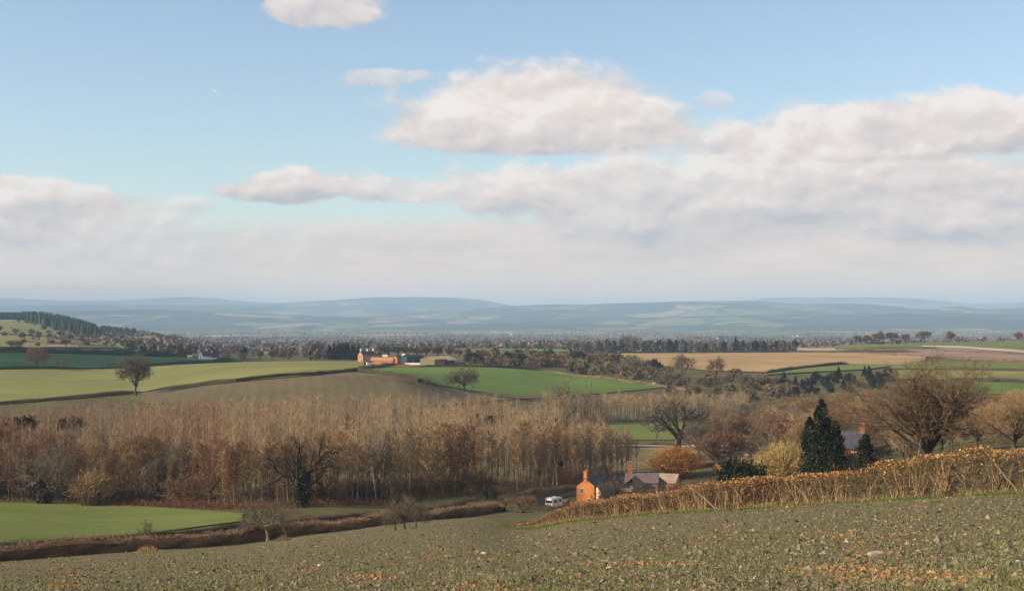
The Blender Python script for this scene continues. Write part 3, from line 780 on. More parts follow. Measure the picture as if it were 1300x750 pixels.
# ---- kinds -------------------------------------------------------------------
def oak(name, seed, H, mats=(M_bark, M_twiggrey), tw=(5, 0.75, 0.035), r0=0.55, n1=8, lean=(0.05, 0, 1), wide=1.0, n2=(6, 5, 4), ck=1.0):
    return tree_meshes(name, seed, H, r0, [3.4, 6.4 * wide, 3.8, 2.0, 0.9], [n1, *n2], [(38, 78), (35, 70), (35, 70), (30, 65)],
                       [0.05, 0.06, 0.06, 0.05, 0.05], [0.07, 0.17 * ck, 0.2 * ck, 0.2, 0.15], [0.5, 0.3, 0.25, 0.25], tw, 2, mats, lean, 1.0, 0.8, 0.2, 0.5)
def round_tree(name, seed, H, mats=(M_bark, M_twig), tw=(5, 0.7, 0.03), r0=0.4, n1=9, ratio=1.0):
    return tree_meshes(name, seed, H, r0, [4.6, 5.2 * ratio, 3.2, 1.7, 0.8], [n1, 6, 5, 4], [(22, 55), (25, 55), (25, 60), (25, 60)],
                       [0.06, 0.10, 0.10, 0.07, 0.05], [0.04, 0.10, 0.13, 0.15, 0.15], [0.38, 0.3, 0.25, 0.25], tw, 2, mats, (0, 0, 1), 1.0, 0.75, 0.3, 0.5)
def limb_tree(name, seed, H, mats, tw, r0=0.4, n1=14):
    """low forking tree: a short bole and many long ascending limbs"""
    return tree_meshes(name, seed, H, r0, [2.4, 8.5, 4.0, 2.1, 0.9], [n1, 8, 5, 4], [(5, 66), (20, 52), (25, 60), (25, 60)],
                       [0.05, 0.09, 0.07, 0.05, 0.04], [0.06, 0.10, 0.14, 0.16, 0.15], [0.35, 0.22, 0.25, 0.25], tw, 2, mats, (0, 0, 1), 1.0, 0.75, 0.3, 0.42)
def small_tree(name, seed, H, mats=(M_bark, M_twiggrey), tw=(5, 0.35, 0.014), r0=0.16, droop=0.0, ratio=1.0, n1=8):
    return tree_meshes(name, seed, H, r0, [1.5, 2.6 * ratio, 1.4, 0.7], [n1, 6, 6], [(30, 75), (30, 70), (30, 70)],
                       [0.04, 0.05 - droop, 0.02 - droop, 0.0], [0.06, 0.15, 0.2, 0.2], [0.55, 0.25, 0.2], tw, 2, mats, (0.03, 0, 1), 1.0, 0.9, 0.1, 0.5, True, 0.006)
def pole_tree(name, seed, H, mats, tw=(3, 1.0, 0.045), n1=22, start=0.38, r0=0.13, bl=2.6, ang=(22, 48)):
    return tree_meshes(name, seed, H, r0, [H, bl, 1.0], [n1, 4], [ang, (18, 50)], [0.02, 0.10, 0.08], [0.012, 0.07, 0.1], [start, 0.2], tw, 1, mats, (0, 0, 1), 1.0, 0.5, 0.5, 0.25, True, 0.014)
def twiggy_bush(name, seed, R, H, mat, n=520, tw=(5, 0.5, 0.035)):
    return tree_meshes(name, seed, H, 0.10, [0.5, R * .9, R * .5, R * .3], [11, 5, 4], [(15, 85), (25, 60), (25, 60)], [0.05, 0.06, 0.06, 0.05], [0.05, 0.15, 0.2, 0.2], [0.1, 0.2, 0.2], tw, 1, (M_bark, mat), (0, 0, 1), 1.0, 0.9, 0.2, 0.5, False, 0.01)
# ================================================================== the plantation
TAN = (M_barkgrey, M_twigtan); RED = (M_barkgrey, M_twigred); BRN = (M_bark, M_twig); GRY = (M_barkgrey, M_twiggrey)
POLES = [pole_tree('plantation_%d' % i, 100 + i, 17.0, m, n1=n, start=s, bl=b, tw=t) for i, (m, n, s, b, t) in enumerate([
    (TAN, 24, 0.42, 2.3, (4, 1.0, 0.05)), (TAN, 20, 0.5, 2.6, (4, 1.1, 0.05)), (TAN, 26, 0.36, 2.0, (4, 1.0, 0.05)), (GRY, 22, 0.45, 2.4, (4, 1.0, 0.045)),
    (TAN, 22, 0.40, 2.8, (4, 1.1, 0.05)), (RED, 30, 0.25, 3.0, (4, 0.9, 0.055)), (RED, 32, 0.2, 2.7, (4, 0.9, 0.055)), (BRN, 24, 0.3, 3.2, (4, 1.0, 0.05))])]
def px_x(px, Y): return (px - 650) / F * Y
def ip(x, *t): return np.interp(x, [a for a, b in t], [b for a, b in t])
WF = [(-80,268),(0,270),(150,266),(250,254),(300,240),(400,247),(500,262),(600,290),(650,332),(700,357),(775,388)]
WT = [(-80,524),(0,523),(60,517),(100,513),(180,507),(300,507),(400,503),(460,500),(560,504),(640,503),(700,508),(775,518)]
rw = random.Random(5)
cand = []
for _ in range(5200):
    px = rw.uniform(-75, 768) if rw.random() < .985 else rw.uniform(768, 800); f = ip(px, *WF); u = rw.random()
    Y = f + (470 - f) * u ** 1.25
    py = float(pyof(px, Y)); lim = ip(px, *WT) + rw.gauss(0, 5)
    dp = min(1.0, (Y - f) / 150.0); Hf = ip(px, (0, 9.0), (320, 10.0), (480, 12.0), (600, 13.5), (760, 14.5))
    H = min((Hf + (17.0 - Hf) * dp) * rw.uniform(.72, 1.2) * (1.0 if px < 715 else .82 if px < 768 else .6), (py - lim) * Y / F)
    if H < 5.5: continue
    hx, hy = px_x(px, Y) - 19.0, Y - 333.0          # the brick house stands in the sun: no tree close on its sunny side
    al = -hx * .965 - hy * .262; ac = abs(-hx * .262 + hy * .965)
    if 0 < al < 34 and ac < 5.5 + .1 * al: continue
    p = G(px, Y)
    cand.append((Y - f, px, Y, H, p))
cand.sort(key=lambda c: c[0])
keep = []; grid = {}
for c in cand:
    p = c[4]; k = (int(p.x // 3.0), int(p.y // 3.0))
    if any((p - q).length < 2.4 for i in (-1, 0, 1) for j in (-1, 0, 1) for q in grid.get((k[0]+i, k[1]+j), [])): continue
    grid.setdefault(k, []).append(p); keep.append(c)
def wood_kind(px, py):
    v = math.sin(px * 0.021 + 1.3) + math.sin(px * 0.047 + py * 0.05) * 0.7 + rw.gauss(0, 0.55)
    if 80 < px < 280 and v > -0.35: return rw.choice((5, 6, 6))
    if v > 1.5: return rw.choice((5, 6))
    if px < 90: return rw.choice((7, 7, 3, 5, 0))
    if v < -1.0: return rw.choice((3, 7))
    return rw.choice((0, 1, 2, 4, 0, 1, 2, 4, 3))
LAB = ['slender bare tree with pale trunk and sandy twigs in the dense valley plantation', 'slender bare tree with pale trunk and sandy twigs in the dense valley plantation',
       'slender bare tree with pale trunk and sandy twigs in the dense valley plantation', 'grey slender bare tree with pale trunk in the dense valley plantation',
       'slender bare tree with pale trunk and sandy twigs in the dense valley plantation', 'rusty red bare tree in the dense valley plantation',
       'rusty red bare tree in the dense valley plantation', 'dark brown bare tree in the dense valley plantation']
GRP = ['sandy plantation trees'] * 3 + ['grey plantation trees'] + ['sandy plantation trees'] + ['rusty plantation trees'] * 2 + ['dark brown plantation trees']
N_IND = 290
for c in keep[:N_IND]:
    k = wood_kind(c[1], float(pyof(c[1], c[2]))); s = c[3] / 17.0
    place(('plantation_tree', POLES[k][:]), c[4], LAB[k], 'tree', GRP[k], rw.uniform(0, 6.28), (s * rw.uniform(.85, 1.6), s * rw.uniform(.85, 1.6), s), (rw.gauss(0, .045), rw.gauss(0, .06)))
# the rest of the wood, deeper in: one mass
MASSM = [M_barkgrey, M_twigtan, M_twigred, M_twig, M_twiggrey]
mass = MB()
def lite(rng, p, H, mi, nb=120, thin=1.0):
    frustums(mass, [[p.x, p.y, p.z - .3]], [[p.x + rng.normal(0, .15), p.y, p.z + H]], [0.12], [0.03], 4, rng.uniform(.2, .9), 0)
    z = rng.uniform(0.42, 1.0, nb) ** 0.8
    rad = 0.25 + 2.0 * np.sin(np.clip((1.06 - z) / 0.7, 0, 1) * PI * .5)
    az = rng.uniform(0, 6.283, nb); rr = np.sqrt(rng.uniform(0, 1, nb)) * rad * .8
    P = np.stack([p.x + np.cos(az) * rr, p.y + np.sin(az) * rr, p.z + z * H * .95], -1)
    D = unit(np.stack([np.cos(az) * .55, np.sin(az) * .55, np.full(nb, 1.0)], -1) + rng.normal(size=(nb, 3)) * .35)
    blades(mass, P, D, rng.uniform(0.7, 1.8, nb), 0.055 * thin, rng, rng.uniform(0, 1, nb), mi)
MI = {0: 1, 1: 1, 2: 1, 4: 1, 3: 4, 5: 2, 6: 2, 7: 3}
for c in keep[N_IND:]:
    lite(RNG, c[4], c[3], MI[wood_kind(c[1], float(pyof(c[1], c[2])))])
# belt beyond the paddock, right of the plantation
belt = []
for _ in range(420):
    px = rw.uniform(690, 950); Y = ip(px, (690, 560), (830, 602), (950, 606)) + rw.random() ** 1.3 * 85
    py = float(pyof(px, Y)); H = min(rw.uniform(8.5, 12.5), (py - (504 + rw.gauss(0, 4))) * Y / F)
    if H > 4.5: lite(RNG, G(px, Y), H, rw.choice((1, 1, 4, 3, 1)), 110, 1.15)
tag(mass.build('woodland', MASSM), 'dense bare woodland filling the valley bottom', None, None, 'stuff')
print('plantation', len(keep))

# brambles along the front of the wood and rough growth in the valley
def thicket(label, name, spots, mat, n, h, w, seed, spread=2.5, lo=0.0):
    rng = np.random.default_rng(seed); mb = MB()
    S_ = np.array([[p.x, p.y] for p in spots]); i = rng.integers(0, len(S_), n)
    xy = S_[i] + rng.normal(size=(n, 2)) * spread
    z = zat(xy[:, 0], xy[:, 1])
    bump = 0.55 + 0.45 * np.sin(xy[:, 0] * .9 + seed) * np.cos(xy[:, 1] * .55)
    hh = h * rng.uniform(.3, 1.0, n) * bump
    P = np.stack([xy[:, 0], xy[:, 1], z + hh * rng.uniform(0, .7, n)], -1)
    D = unit(np.stack([rng.normal(size=n) * .7, rng.normal(size=n) * .7, np.full(n, .8)], -1))
    blades(mb, P, D, rng.uniform(.3, .75, n) * h * .6, w, rng, np.clip(rng.normal(.5, .25, n), 0, 1))
    return tag(mb.build(name, mat), label, None, None, 'stuff')
M_bramble = tinted('bramble_red', (0.07, 0.035, 0.022), (0.20, 0.095, 0.055), 0.2)
M_dry = tinted('dry_grass', (0.20, 0.135, 0.06), (0.46, 0.33, 0.16), 0.2)
M_rough = tinted('rough_growth', (0.055, 0.05, 0.025), (0.16, 0.115, 0.055), 0.2)
def along(ptsY, step=1.0):
    out = []
    for (a, ya), (b, yb) in zip(ptsY[:-1], ptsY[1:]):
        A, B = G(a, ya), G(b, yb); n = max(1, int((B - A).length / step))
        out += [A.lerp(B, i / n) for i in range(n)]
    return out
thicket('rusty bramble thicket along the wood front', 'undergrowth', along([(px, ip(px, *WF) - 3) for px in range(150, 310, 10)] + [(px, ip(px, *WF) - 4) for px in range(310, 500, 10)]), M_bramble, 17000, 2.3, .06, 3)
thicket('dark rough growth at the foot of the wood', 'undergrowth', along([(px, ip(px, *WF) - 1) for px in range(-70, 160, 10)]) + along([(px, ip(px, *WF) - 2) for px in range(480, 770, 10)]), M_rough, 16000, 1.9, .06, 4)
thicket('brown rough growth on the valley floor behind the cottages', 'undergrowth', along([(780, 345), (860, 352), (930, 345), (1000, 330), (1080, 320)]) + along([(900, 410), (960, 420), (1010, 400)]) + along([(880, 380), (940, 372)]) + along([(1090, 260), (1150, 250), (1230, 240), (1320, 230)]), M_rough, 15000, 2.2, .07, 5, 7.0)
thicket('pale brown scrub on the slope right of the oak', 'undergrowth', along([(900, 500), (960, 505), (1040, 480), (1120, 430), (1200, 380), (1320, 330)]) + along([(960, 560), (1050, 560), (1130, 500)]), M_rough, 12000, 2.2, .08, 6, 9.0)
thicket('tangled shrubs and dead grass between the lane and the near field', 'undergrowth', along([(640, 235), (665, 262), (690, 275), (712, 290)]), M_rough, 9000, 2.0, .05, 8, 4.5)

def shrubs(n, pts, lo, hi, mats, label, group, seed, spread):
    r = random.Random(seed)
    for k in range(n):
        i = r.randrange(len(pts) - 1); t = r.random(); px = pts[i][0] + (pts[i+1][0] - pts[i][0]) * t; Y = pts[i][1] + (pts[i+1][1] - pts[i][1]) * t + r.uniform(0, spread)
        j = r.randrange(len(mats)); s = r.uniform(lo, hi) / 4.2
        place(('bare_shrub', UND[mats[j]]), G(px, Y), label, 'bush', group, r.uniform(0, 6), (s * r.uniform(.9, 1.4), s * r.uniform(.9, 1.4), s))
UND = [twiggy_bush('shrub_%d' % i, 270 + i, 2.6, 4.2, m, 300, (4, .6, .035)) for i, m in enumerate((M_twig, M_twigred, M_twiggrey, M_twigtan))]
shrubs(60, [(px, ip(px, *WF)) for px in range(-60, 310, 20)], 2.5, 6.5, (0, 0, 1, 2, 3), 'rounded bare shrub under the trees at the left front of the plantation', 'shrubs at the left front of the plantation', 5, 16)
shrubs(80, [(px, ip(px, *WF)) for px in range(310, 790, 20)], 1.8, 5.6, (0, 2, 1, 0), 'low bare shrub among the pale trunks of the plantation', 'shrubs among the plantation trunks', 6, 20)
shrubs(34, [(880, 410), (940, 400), (1000, 360), (1080, 330), (1180, 290), (1320, 250)], 2.0, 4.6, (0, 1, 3, 2), 'bare shrub in the rough hollow behind the near hedge', 'shrubs behind the near hedge', 7, 30)
shrubs(30, [(895, 500), (960, 500), (1030, 480), (1120, 430), (1200, 400), (1320, 350)], 2.5, 5.5, (3, 0, 1, 0), 'bare shrub under the belt of trees on the right slope', 'shrubs under the right belt', 8, 50)
shrubs(12, [(636, 225), (655, 245), (672, 262)], 1.6, 2.8, (2, 0, 1), 'bare shrub between the near field and the caravan', 'shrubs below the caravan', 9, 14)
# dark evergreens standing in the plantation
RND = [pine('pine_%d' % i, 46 + i, 14.0, 2.3, 1500, .42, M_dkgreen) for i in range(3)]
YEW = [evergreen_bush('holly_%d' % i, 40 + i, 2.6, 3.0, 2600, .34, M_dkgreen, 20, .1) for i in range(3)]
SPR = [conifer('spruce_%d' % i, 60 + i, 12.0, 2.6, 3000, .5, M_dkgreen) for i in range(2)]
for (px, Y, top, k, lab) in [(8, 330, 537, 0, 'dark conifer at the left edge of the plantation'), (35, 352, 525, 1, 'tallest dark evergreen in the left of the plantation'),
                             (71, 365, 532, 1, 'leftmost of three small dark evergreens in the left plantation'), (84, 372, 528, 1, 'middle one of three small dark evergreens in the left plantation'), (97, 378, 528, 1, 'rightmost of three small dark evergreens in the left plantation'),
                             (606, 395, 525, 0, 'dim green conifer poking out of the sandy plantation'), (627, 392, 523, 1, 'dense dark evergreen poking out of the sandy plantation'), (706, 398, 531, 0, 'thin dark conifer in the plantation near the brick house'),
                             (18, 350, 548, 1, 'low dark evergreen beside the leftmost conifer')]:
    b = float(pyof(px, Y)); H = (b - top) * Y / F
    pr = SPR[px % 2] if k == 0 else YEW[px % 3]
    if k == 0: place(('conifer_tree', pr), G(px, Y), lab, 'tree', 'evergreens in the plantation', px, (H / 12.0 * .75, H / 12.0 * .75, H / 12.0))
    else:
        s = 9.5 * Y / F / 2.6   # crown about 19 px wide, raised on its trunk
        q = H / 14.0; place(('evergreen_tree', RND[px % 3]), G(px, Y), lab, 'tree', 'evergreens in the plantation', px, (q * (1.3 if px in (35, 84) else .8), q * 1.0, q))

# ================================================================== single trees
def put(pr, name, px, Y, H0, H, label, group=None, rz=0.0, wide=1.0, cat='tree'):
    s = H / H0
    return place((name, pr), G(px, Y), label, cat, group, rz, (s * wide, s * wide, s))
def up(px, Y, top): return (float(pyof(px, Y)) - top) * Y / F     # height that reaches photo row top

oak_ivy = oak('ivy_oak', 12, 15.0, (M_barkblack, M_barkblack), (2, .8, .024), .85, 7, (0.10, 0, 1), 1.2, (5, 4, 3), 1.4)
def ivy(name, seed, H, R, n, leaf=.3, lean=0.1):
    rng = np.random.default_rng(seed); mb = MB(); z = rng.uniform(0, 1, n); az = rng.uniform(0, 6.283, n)
    r = R * (1.05 - .35 * z) * (1 + .3 * np.sin(az * 3 + z * 8)) * rng.uniform(.6, 1.15, n)
    leaves(mb, np.stack([np.cos(az) * r + lean * z * H, np.sin(az) * r, z * H], -1), leaf * rng.uniform(.6, 1.3, n), rng, rng.uniform(0, 1, n))
    return ('ivy', mb.mesh(name, M_ivy))
put(oak_ivy + [ivy('oak_ivy_leaves', 3, 6.6, 1.35, 2600)], 'oak_tree', 381, 238, 15.0, up(381, 238, 541), 'big bare oak with ivy clad trunk in front of the plantation', None, 0.35)
ivy_oak2 = oak('ivy_oak_small', 17, 13.0, (M_bark, M_twiggrey), (5, .7, .035), .55, 8)
put(ivy_oak2 + [ivy('oak_ivy_leaves_small', 4, 5.2, 1.3, 2000, .3, 0.03)], 'oak_tree', 56, 262, 13.0, up(56, 262, 553), 'dark ivy clad tree at the left end of the plantation', None, 2.2)
big_oak = oak('valley_oak', 23, 19.0, (M_barkblack, M_bark), (3, 1.0, .035), 1.0, 10, (0.02, 0, 1), 1.1, (6, 4, 4), 1.2)
put(big_oak, 'oak_tree', 860, 458, 19.0, up(860, 458, 491), 'wide spreading bare oak above the orange willow', None, 0.9, .95)
lime = limb_tree('right_tree', 31, 17.0, (M_barkblack, M_twig), (4, .8, .022), .55, 17)
put(lime, 'bare_tree', 1178, 196, 17.0, up(1178, 196, 436), 'largest bare tree with many upright limbs behind the hedge', None, 1.0, 1.38)
lime2 = limb_tree('right_edge_tree', 37, 11.0, (M_bark, M_twigtan), (4, .7, .022), .3, 11)
put(lime2, 'bare_tree', 1287, 182, 11.0, up(1287, 182, 490), 'bare sandy tree at the right edge behind the hedge', None, 2.0, 1.35)
put(lime2, 'bare_tree', 1240, 222, 11.0, up(1240, 222, 505), 'dark lower bare tree between the two largest right trees', None, 4.1, 1.3)
lone = round_tree('lone_tree', 41, 18.0, (M_bark, M_twiggrey), (7, .9, .07), .5, 11, 1.1)
put(lone, 'bare_tree', 172, 588, 18.0, up(172, 588, 445), 'lone round bare tree on the edge of the olive pasture', None, .4, .92)
lone2 = oak('shade_tree', 43, 15.0, (M_bark, M_twig), (6, .9, .075), .5, 9)
put(lone2, 'bare_tree', 46, depth(46, 468, 740, 900), 15.0, 14.5, 'spreading bare tree in the dark green field', None, 1.7, .9)
lone3 = oak('wheat_tree', 47, 13.0, (M_bark, M_twiggrey), (6, .8, .06), .5, 9, (-.1, 0, 1), 1.15)
put(lone3, 'bare_tree', 590, depth(590, 496.5, 580, 700), 13.0, 12.5, 'bare round tree at the near edge of the bright wheat field', None, .2, 1.0)
BUSH = [twiggy_bush('hawthorn_%d' % i, 70 + i, 2.4, 4.2, m) for i, m in enumerate((M_twiggrey, M_twig, M_twigtan))]
put(BUSH[0], 'hawthorn_bush', 520, depth(520, 487.5, 560, 700), 4.2, 5.0, 'left of two dark round bushes at the edge of the wheat field', 'bushes on the wheat field edge', 0, 1.2, 'bush')
put(BUSH[0], 'hawthorn_bush', 543, depth(543, 489, 560, 700), 4.2, 4.3, 'right of two dark round bushes at the edge of the wheat field', 'bushes on the wheat field edge', 2, 1.3, 'bush')
put(BUSH[1], 'hawthorn_bush', 78, depth(78, 467.5, 740, 900), 4.2, 7.0, 'small round brown tree right of the spreading tree in the dark field', None, 1, 1.0, 'bush')
put(BUSH[1], 'hawthorn_bush', 142, depth(142, 466.5, 740, 930), 4.2, 4.6, 'low brown bush on the hedge of the dark green field', None, 1, 1.2, 'bush')
put(BUSH[0], 'hawthorn_bush', 723, 585, 4.2, up(723, 585, 479), 'grey round bush rising above the plantation by the wheat', None, 1, 1.1, 'bush')
put(BUSH[2], 'hawthorn_bush', 309, depth(309, 458.5, 800, 1050), 4.2, 6.0, 'round dark bush on the hedge right of the white farmhouse', None, 3, 1.1, 'bush')

HAW = [small_tree('orchard_%d' % i, 80 + i, 5.0, (M_barkgrey if i == 0 else M_bark, M_twiggrey), (6, .34, .012), .15, .05, 1.1, 9) for i in range(3)]
put(HAW[0], 'small_tree', 340, depth(340, 686, 150, 185), 5.0, up(340, 165, 620), 'small spreading bare tree with pale trunk standing in the near field', None, 0.5, 1.05)
for k, (px, py, tp, lab) in enumerate([(502, 683, 632, 'leftmost of three small bare trees standing close together in the near field'), (514, 686, 622, 'middle one of three small bare trees standing close together in the near field'), (528, 683, 628, 'rightmost of three small bare trees standing close together in the near field')]):
    Y = depth(px, py, 120, 200)
    put(HAW[(k + 1) % 3], 'small_tree', px, Y, 5.0, up(px, Y, tp), lab, 'three small trees in the near field', k * 2.0, .85)

# orange willow, yellow shrub, evergreen shrubs round the cottages
put(fan_shrub('willow', 5, 4.0, 6.0, 900, .07, M_orange), 'willow_shrub', 858, 385, 6.0, up(858, 385, 566), 'bright orange willow shrub below the spreading oak', None, 0, 1.45, 'shrub')
put(fan_shrub('dogwood', 6, 3.6, 5.0, 1300, .045, M_yellow), 'yellow_shrub', 994, 226, 5.0, up(994, 226, 562), 'pale yellow dome shaped shrub left of the dark cypress', None, 0, 1.1, 'shrub')
put(fan_shrub('osier', 7, 3.2, 5.0, 700, .06, M_twigtan), 'willow_shrub', 117, 258, 5.0, up(117, 258, 596), 'rounded tan shrub in front of the left plantation', None, 0, 1.1, 'shrub')
put(fan_shrub('osier_red', 8, 3.2, 4.0, 600, .06, M_twigred), 'willow_shrub', 925, 420, 4.0, up(925, 420, 548), 'reddish brown thicket shrub right of the spreading oak', None, 0, 2.0, 'shrub')
put(YEW[0], 'holly_bush', 622, 262, 6.0, up(622, 262, 618), 'black green evergreen bush beside the lane', None, 0, 1.05, 'bush')
put(YEW[1], 'evergreen_bush', 934, 208, 6.0, up(934, 208, 571), 'blue green evergreen bush above the middle of the near hedge', None, 0, .75, 'bush')
put(YEW[2], 'evergreen_bush', 957, 192, 6.0, up(957, 192, 583), 'small dark evergreen bush right of the blue green one', None, 1, .75, 'bush')
CYP = conifer('cypress', 91, 14.0, 2.5, 8000, .36, M_dkgreen, 70, .45, .02, -.35, .30)
put(CYP, 'cypress_tree', 1043, 208, 14.0, up(1043, 208, 507), 'tall black cypress behind the near hedge', None, 0.5, .98)
CYP2 = conifer('cypress_low', 92, 14.0, 2.7, 7000, .36, M_dkgreen, 70, .5, .02, -.3, .30)
put(CYP2, 'cypress_tree', 1028, 211, 14.0, up(1028, 211, 529), 'lower left shoulder of the cypress clump', None, 1.5, .9)
put(CYP, 'cypress_tree', 1061, 206, 14.0, up(1061, 206, 534), 'lower right shoulder of the cypress clump', None, 2.5, 1.0)
put(CYP2, 'yew_tree', 1099, 200, 14.0, up(1099, 200, 551), 'rounded dark yew right of the cypress and brick house', None, 3.5, 1.45)

# bare poles behind the cottages
for k, (px, tp) in enumerate([(770, 548), (776, 540), (783, 548), (789, 552), (795, 547), (801, 552), (808, 556)]):
    Y = 396 + (k * 37 % 11)
    place(('alder_tree', POLES[(3, 7, 3)[k % 3]]), G(px, Y), 'thin bare alder in the row behind the brick cottages', 'tree', 'alders behind the brick cottages', k, (.8, .8, up(px, Y, tp) / 17.0))

# belts of bare trees on the right
MID = [round_tree('belt_tree_%d' % i, 130 + i, 12.0, m, (4, .8, .04), .28, 9, 1.15) for i, m in enumerate([(M_barkgrey, M_twigtan), (M_bark, M_twig), (M_barkgrey, M_twigtan), (M_bark, M_twiggrey), (M_barkgrey, M_twigred)])]
r2 = random.Random(12)
def belt_trees(n, pxr, yr, tops, label, group, kinds, w=(0.9, 1.2)):
    for _ in range(n):
        px = r2.uniform(*pxr); Y = r2.uniform(*yr); tp = np.interp(px, pxr, tops) + r2.gauss(0, 6)
        H = up(px, Y, tp)
        if H < 4 or H > 17: continue
        put(MID[r2.choice(kinds)], 'bare_tree', px, Y, 12.0, H, label, group, r2.uniform(0, 6), r2.uniform(*w))
belt_trees(22, (955, 1120), (420, 560), (505, 492), 'sandy bare tree in the belt above the yellow shrub', 'bare trees above the yellow shrub', (0, 2, 0, 1))
belt_trees(20, (1130, 1330), (330, 440), (505, 500), 'dim bare tree on the slope behind the largest bare tree', 'bare trees behind the largest tree', (0, 1, 2))
belt_trees(16, (1000, 1130), (300, 420), (520, 510), 'bare tree in the hollow between cypress and largest tree', 'bare trees behind the cypress', (0, 1, 2, 4))
belt_trees(14, (1215, 1330), (300, 430), (512, 500), 'sandy bare tree in the dense belt at the right edge', 'bare trees at the right edge', (0, 2, 0))
belt_trees(12, (905, 985), (500, 590), (513, 508), 'grey bare tree in the belt right of the spreading oak', 'bare trees right of the oak', (3, 1, 0))
belt_trees(16, (880, 1010), (410, 500), (522, 512), 'bare tree between the spreading oak and the cypress', 'bare trees left of the cypress', (0, 1, 3))
belt_trees(14, (1110, 1330), (250, 330), (525, 512), 'low bare tree in the hollow behind the right end of the hedge', 'bare trees in the right hollow', (1, 0, 3))
put(oak('dark_limbed', 53, 13.0, (M_bark, M_twig), (5, .8, .05), .4, 8), 'bare_tree', 976, 432, 13.0, up(976, 432, 508), 'crooked dark limbed tree left of the cypress', None, 2.0, .8)
put(BUSH[0], 'evergreen_bush', 984, 380, 4.2, up(984, 380, 549), 'dark bush under the crooked dark limbed tree', None, 1, 1.0, 'bush')

# spreading trees scattered through the plantation
r4 = random.Random(44)
for k in range(46):
    px = r4.choice((r4.uniform(-50, 300), r4.uniform(-50, 330), r4.uniform(300, 760))); Y = ip(px, *WF) + r4.uniform(4, 150) ** 1.0; j = r4.choice((0, 1, 4, 4, 3) if px < 310 else (0, 2, 3, 1))
    H = min(r4.uniform(9.5, 15), (float(pyof(px, Y)) - ip(px, *WT) - 2) * Y / F)
    if H > 6: put(MID[j], 'bare_tree', px, Y, 12.0, H, ('sandy', 'brown', 'sandy', 'grey', 'rusty red')[j] + ' spreading bare tree standing among the plantation poles', ('sandy', 'brown', 'sandy', 'grey', 'rusty')[j] + ' spreading trees in the plantation', r4.uniform(0, 6), r4.uniform(.85, 1.15))

# hedgerow trees round the wheat and stubble fields
for k, (px, py, tp, wd, lab) in enumerate([(810, 484, 448, 1.0, 'bare tree at the far corner of the wheat field beside pale heaps'), (851, 497, 468, .8, 'dark slim tree at the right tip of the wheat field'), (866, 482, 446, 1.05, 'full bare tree in front of the left end of the stubble'),
                                           (909, 484, 450, 1.0, 'upright bare tree in front of the middle of the stubble'), (942, 497, 470, .9, 'small bare tree below the stubble field beside dark branches'), (826, 478, 462, 1.3, 'low grey tree between the corner tree and the full tree')]):
    Y = depth(px, py, 660, 960); put(MID[(3, 3, 1, 1, 3, 3)[k]], 'bare_tree', px, Y, 12.0, up(px, Y, tp), lab, None, k, wd)
for px, tp, lab in [(655, 433, 'dark bare tree at the left of the skyline of the scrubby slope'), (672, 435, 'middle bare tree on the skyline of the scrubby slope'), (695, 433, 'darkest rounded tree on the skyline of the scrubby slope')]:
    Y = 1120; put(MID[3], 'bare_tree', px, Y, 12.0, up(px, Y, tp), lab, None, px, 1.0)
put(SPR[0], 'conifer_tree', 724, 1180, 12.0, up(724, 1180, 439), 'dark conifer at the left end of the far dark wood', None, 0, 1.3)
put(MID[3], 'bare_tree', 800, 1345, 12.0, up(800, 1345, 422), 'tall bare tree rising above the far dark wood', None, 0, 1.1)
put(SPR[1], 'conifer_tree', 934, 1345, 12.0, up(934, 1345, 426), 'tall dark conifer at the right of the far dark wood', None, 0, 1.0)

# trees on the skyline at the right
FARTREE = [round_tree('crest_tree_%d' % i, 160 + i, 14.0, (M_bark, m), (6, 1.0, .13), .5, 9, 1.1) for i, m in enumerate((M_twig, M_twigred, M_twiggrey))]
for px, tp, wd, lab in [(1089, 424, .8, 'leftmost small tree of the row on the right crest'), (1101, 424, .9, 'second small tree of the row on the right crest'), (1116, 419, 1.2, 'tall reddish tree left of the middle of the row on the right crest'), (1133, 420, 1.1, 'wide tree in the middle of the row on the right crest'),
                        (1149, 422, .9, 'small dark tree standing clear in the row on the right crest'), (1173, 418, 1.1, 'dark broad headed tree standing alone on the right crest'), (1207, 419, .95, 'round reddish tree alone on the right crest field'), (1293, 420, .9, 'round tree on the crest at the right edge'), (1250, 426, .6, 'small orange tree on the crest between two round trees')]:
    Y = 1640; put(FARTREE[(px // 7) % 3], 'bare_tree', px, Y, 14.0, up(px, Y, tp), lab, 'trees on the right crest', px, wd)
for px, lab in [(1120, 'leftmost low dark bush under the crest row'), (1140, 'middle low dark bush under the crest row')]:
    put(YEW[1], 'evergreen_bush', px, 1620, 6.0, 4.5, lab, 'dark bushes under the crest row', 0, 1.2, 'bush')

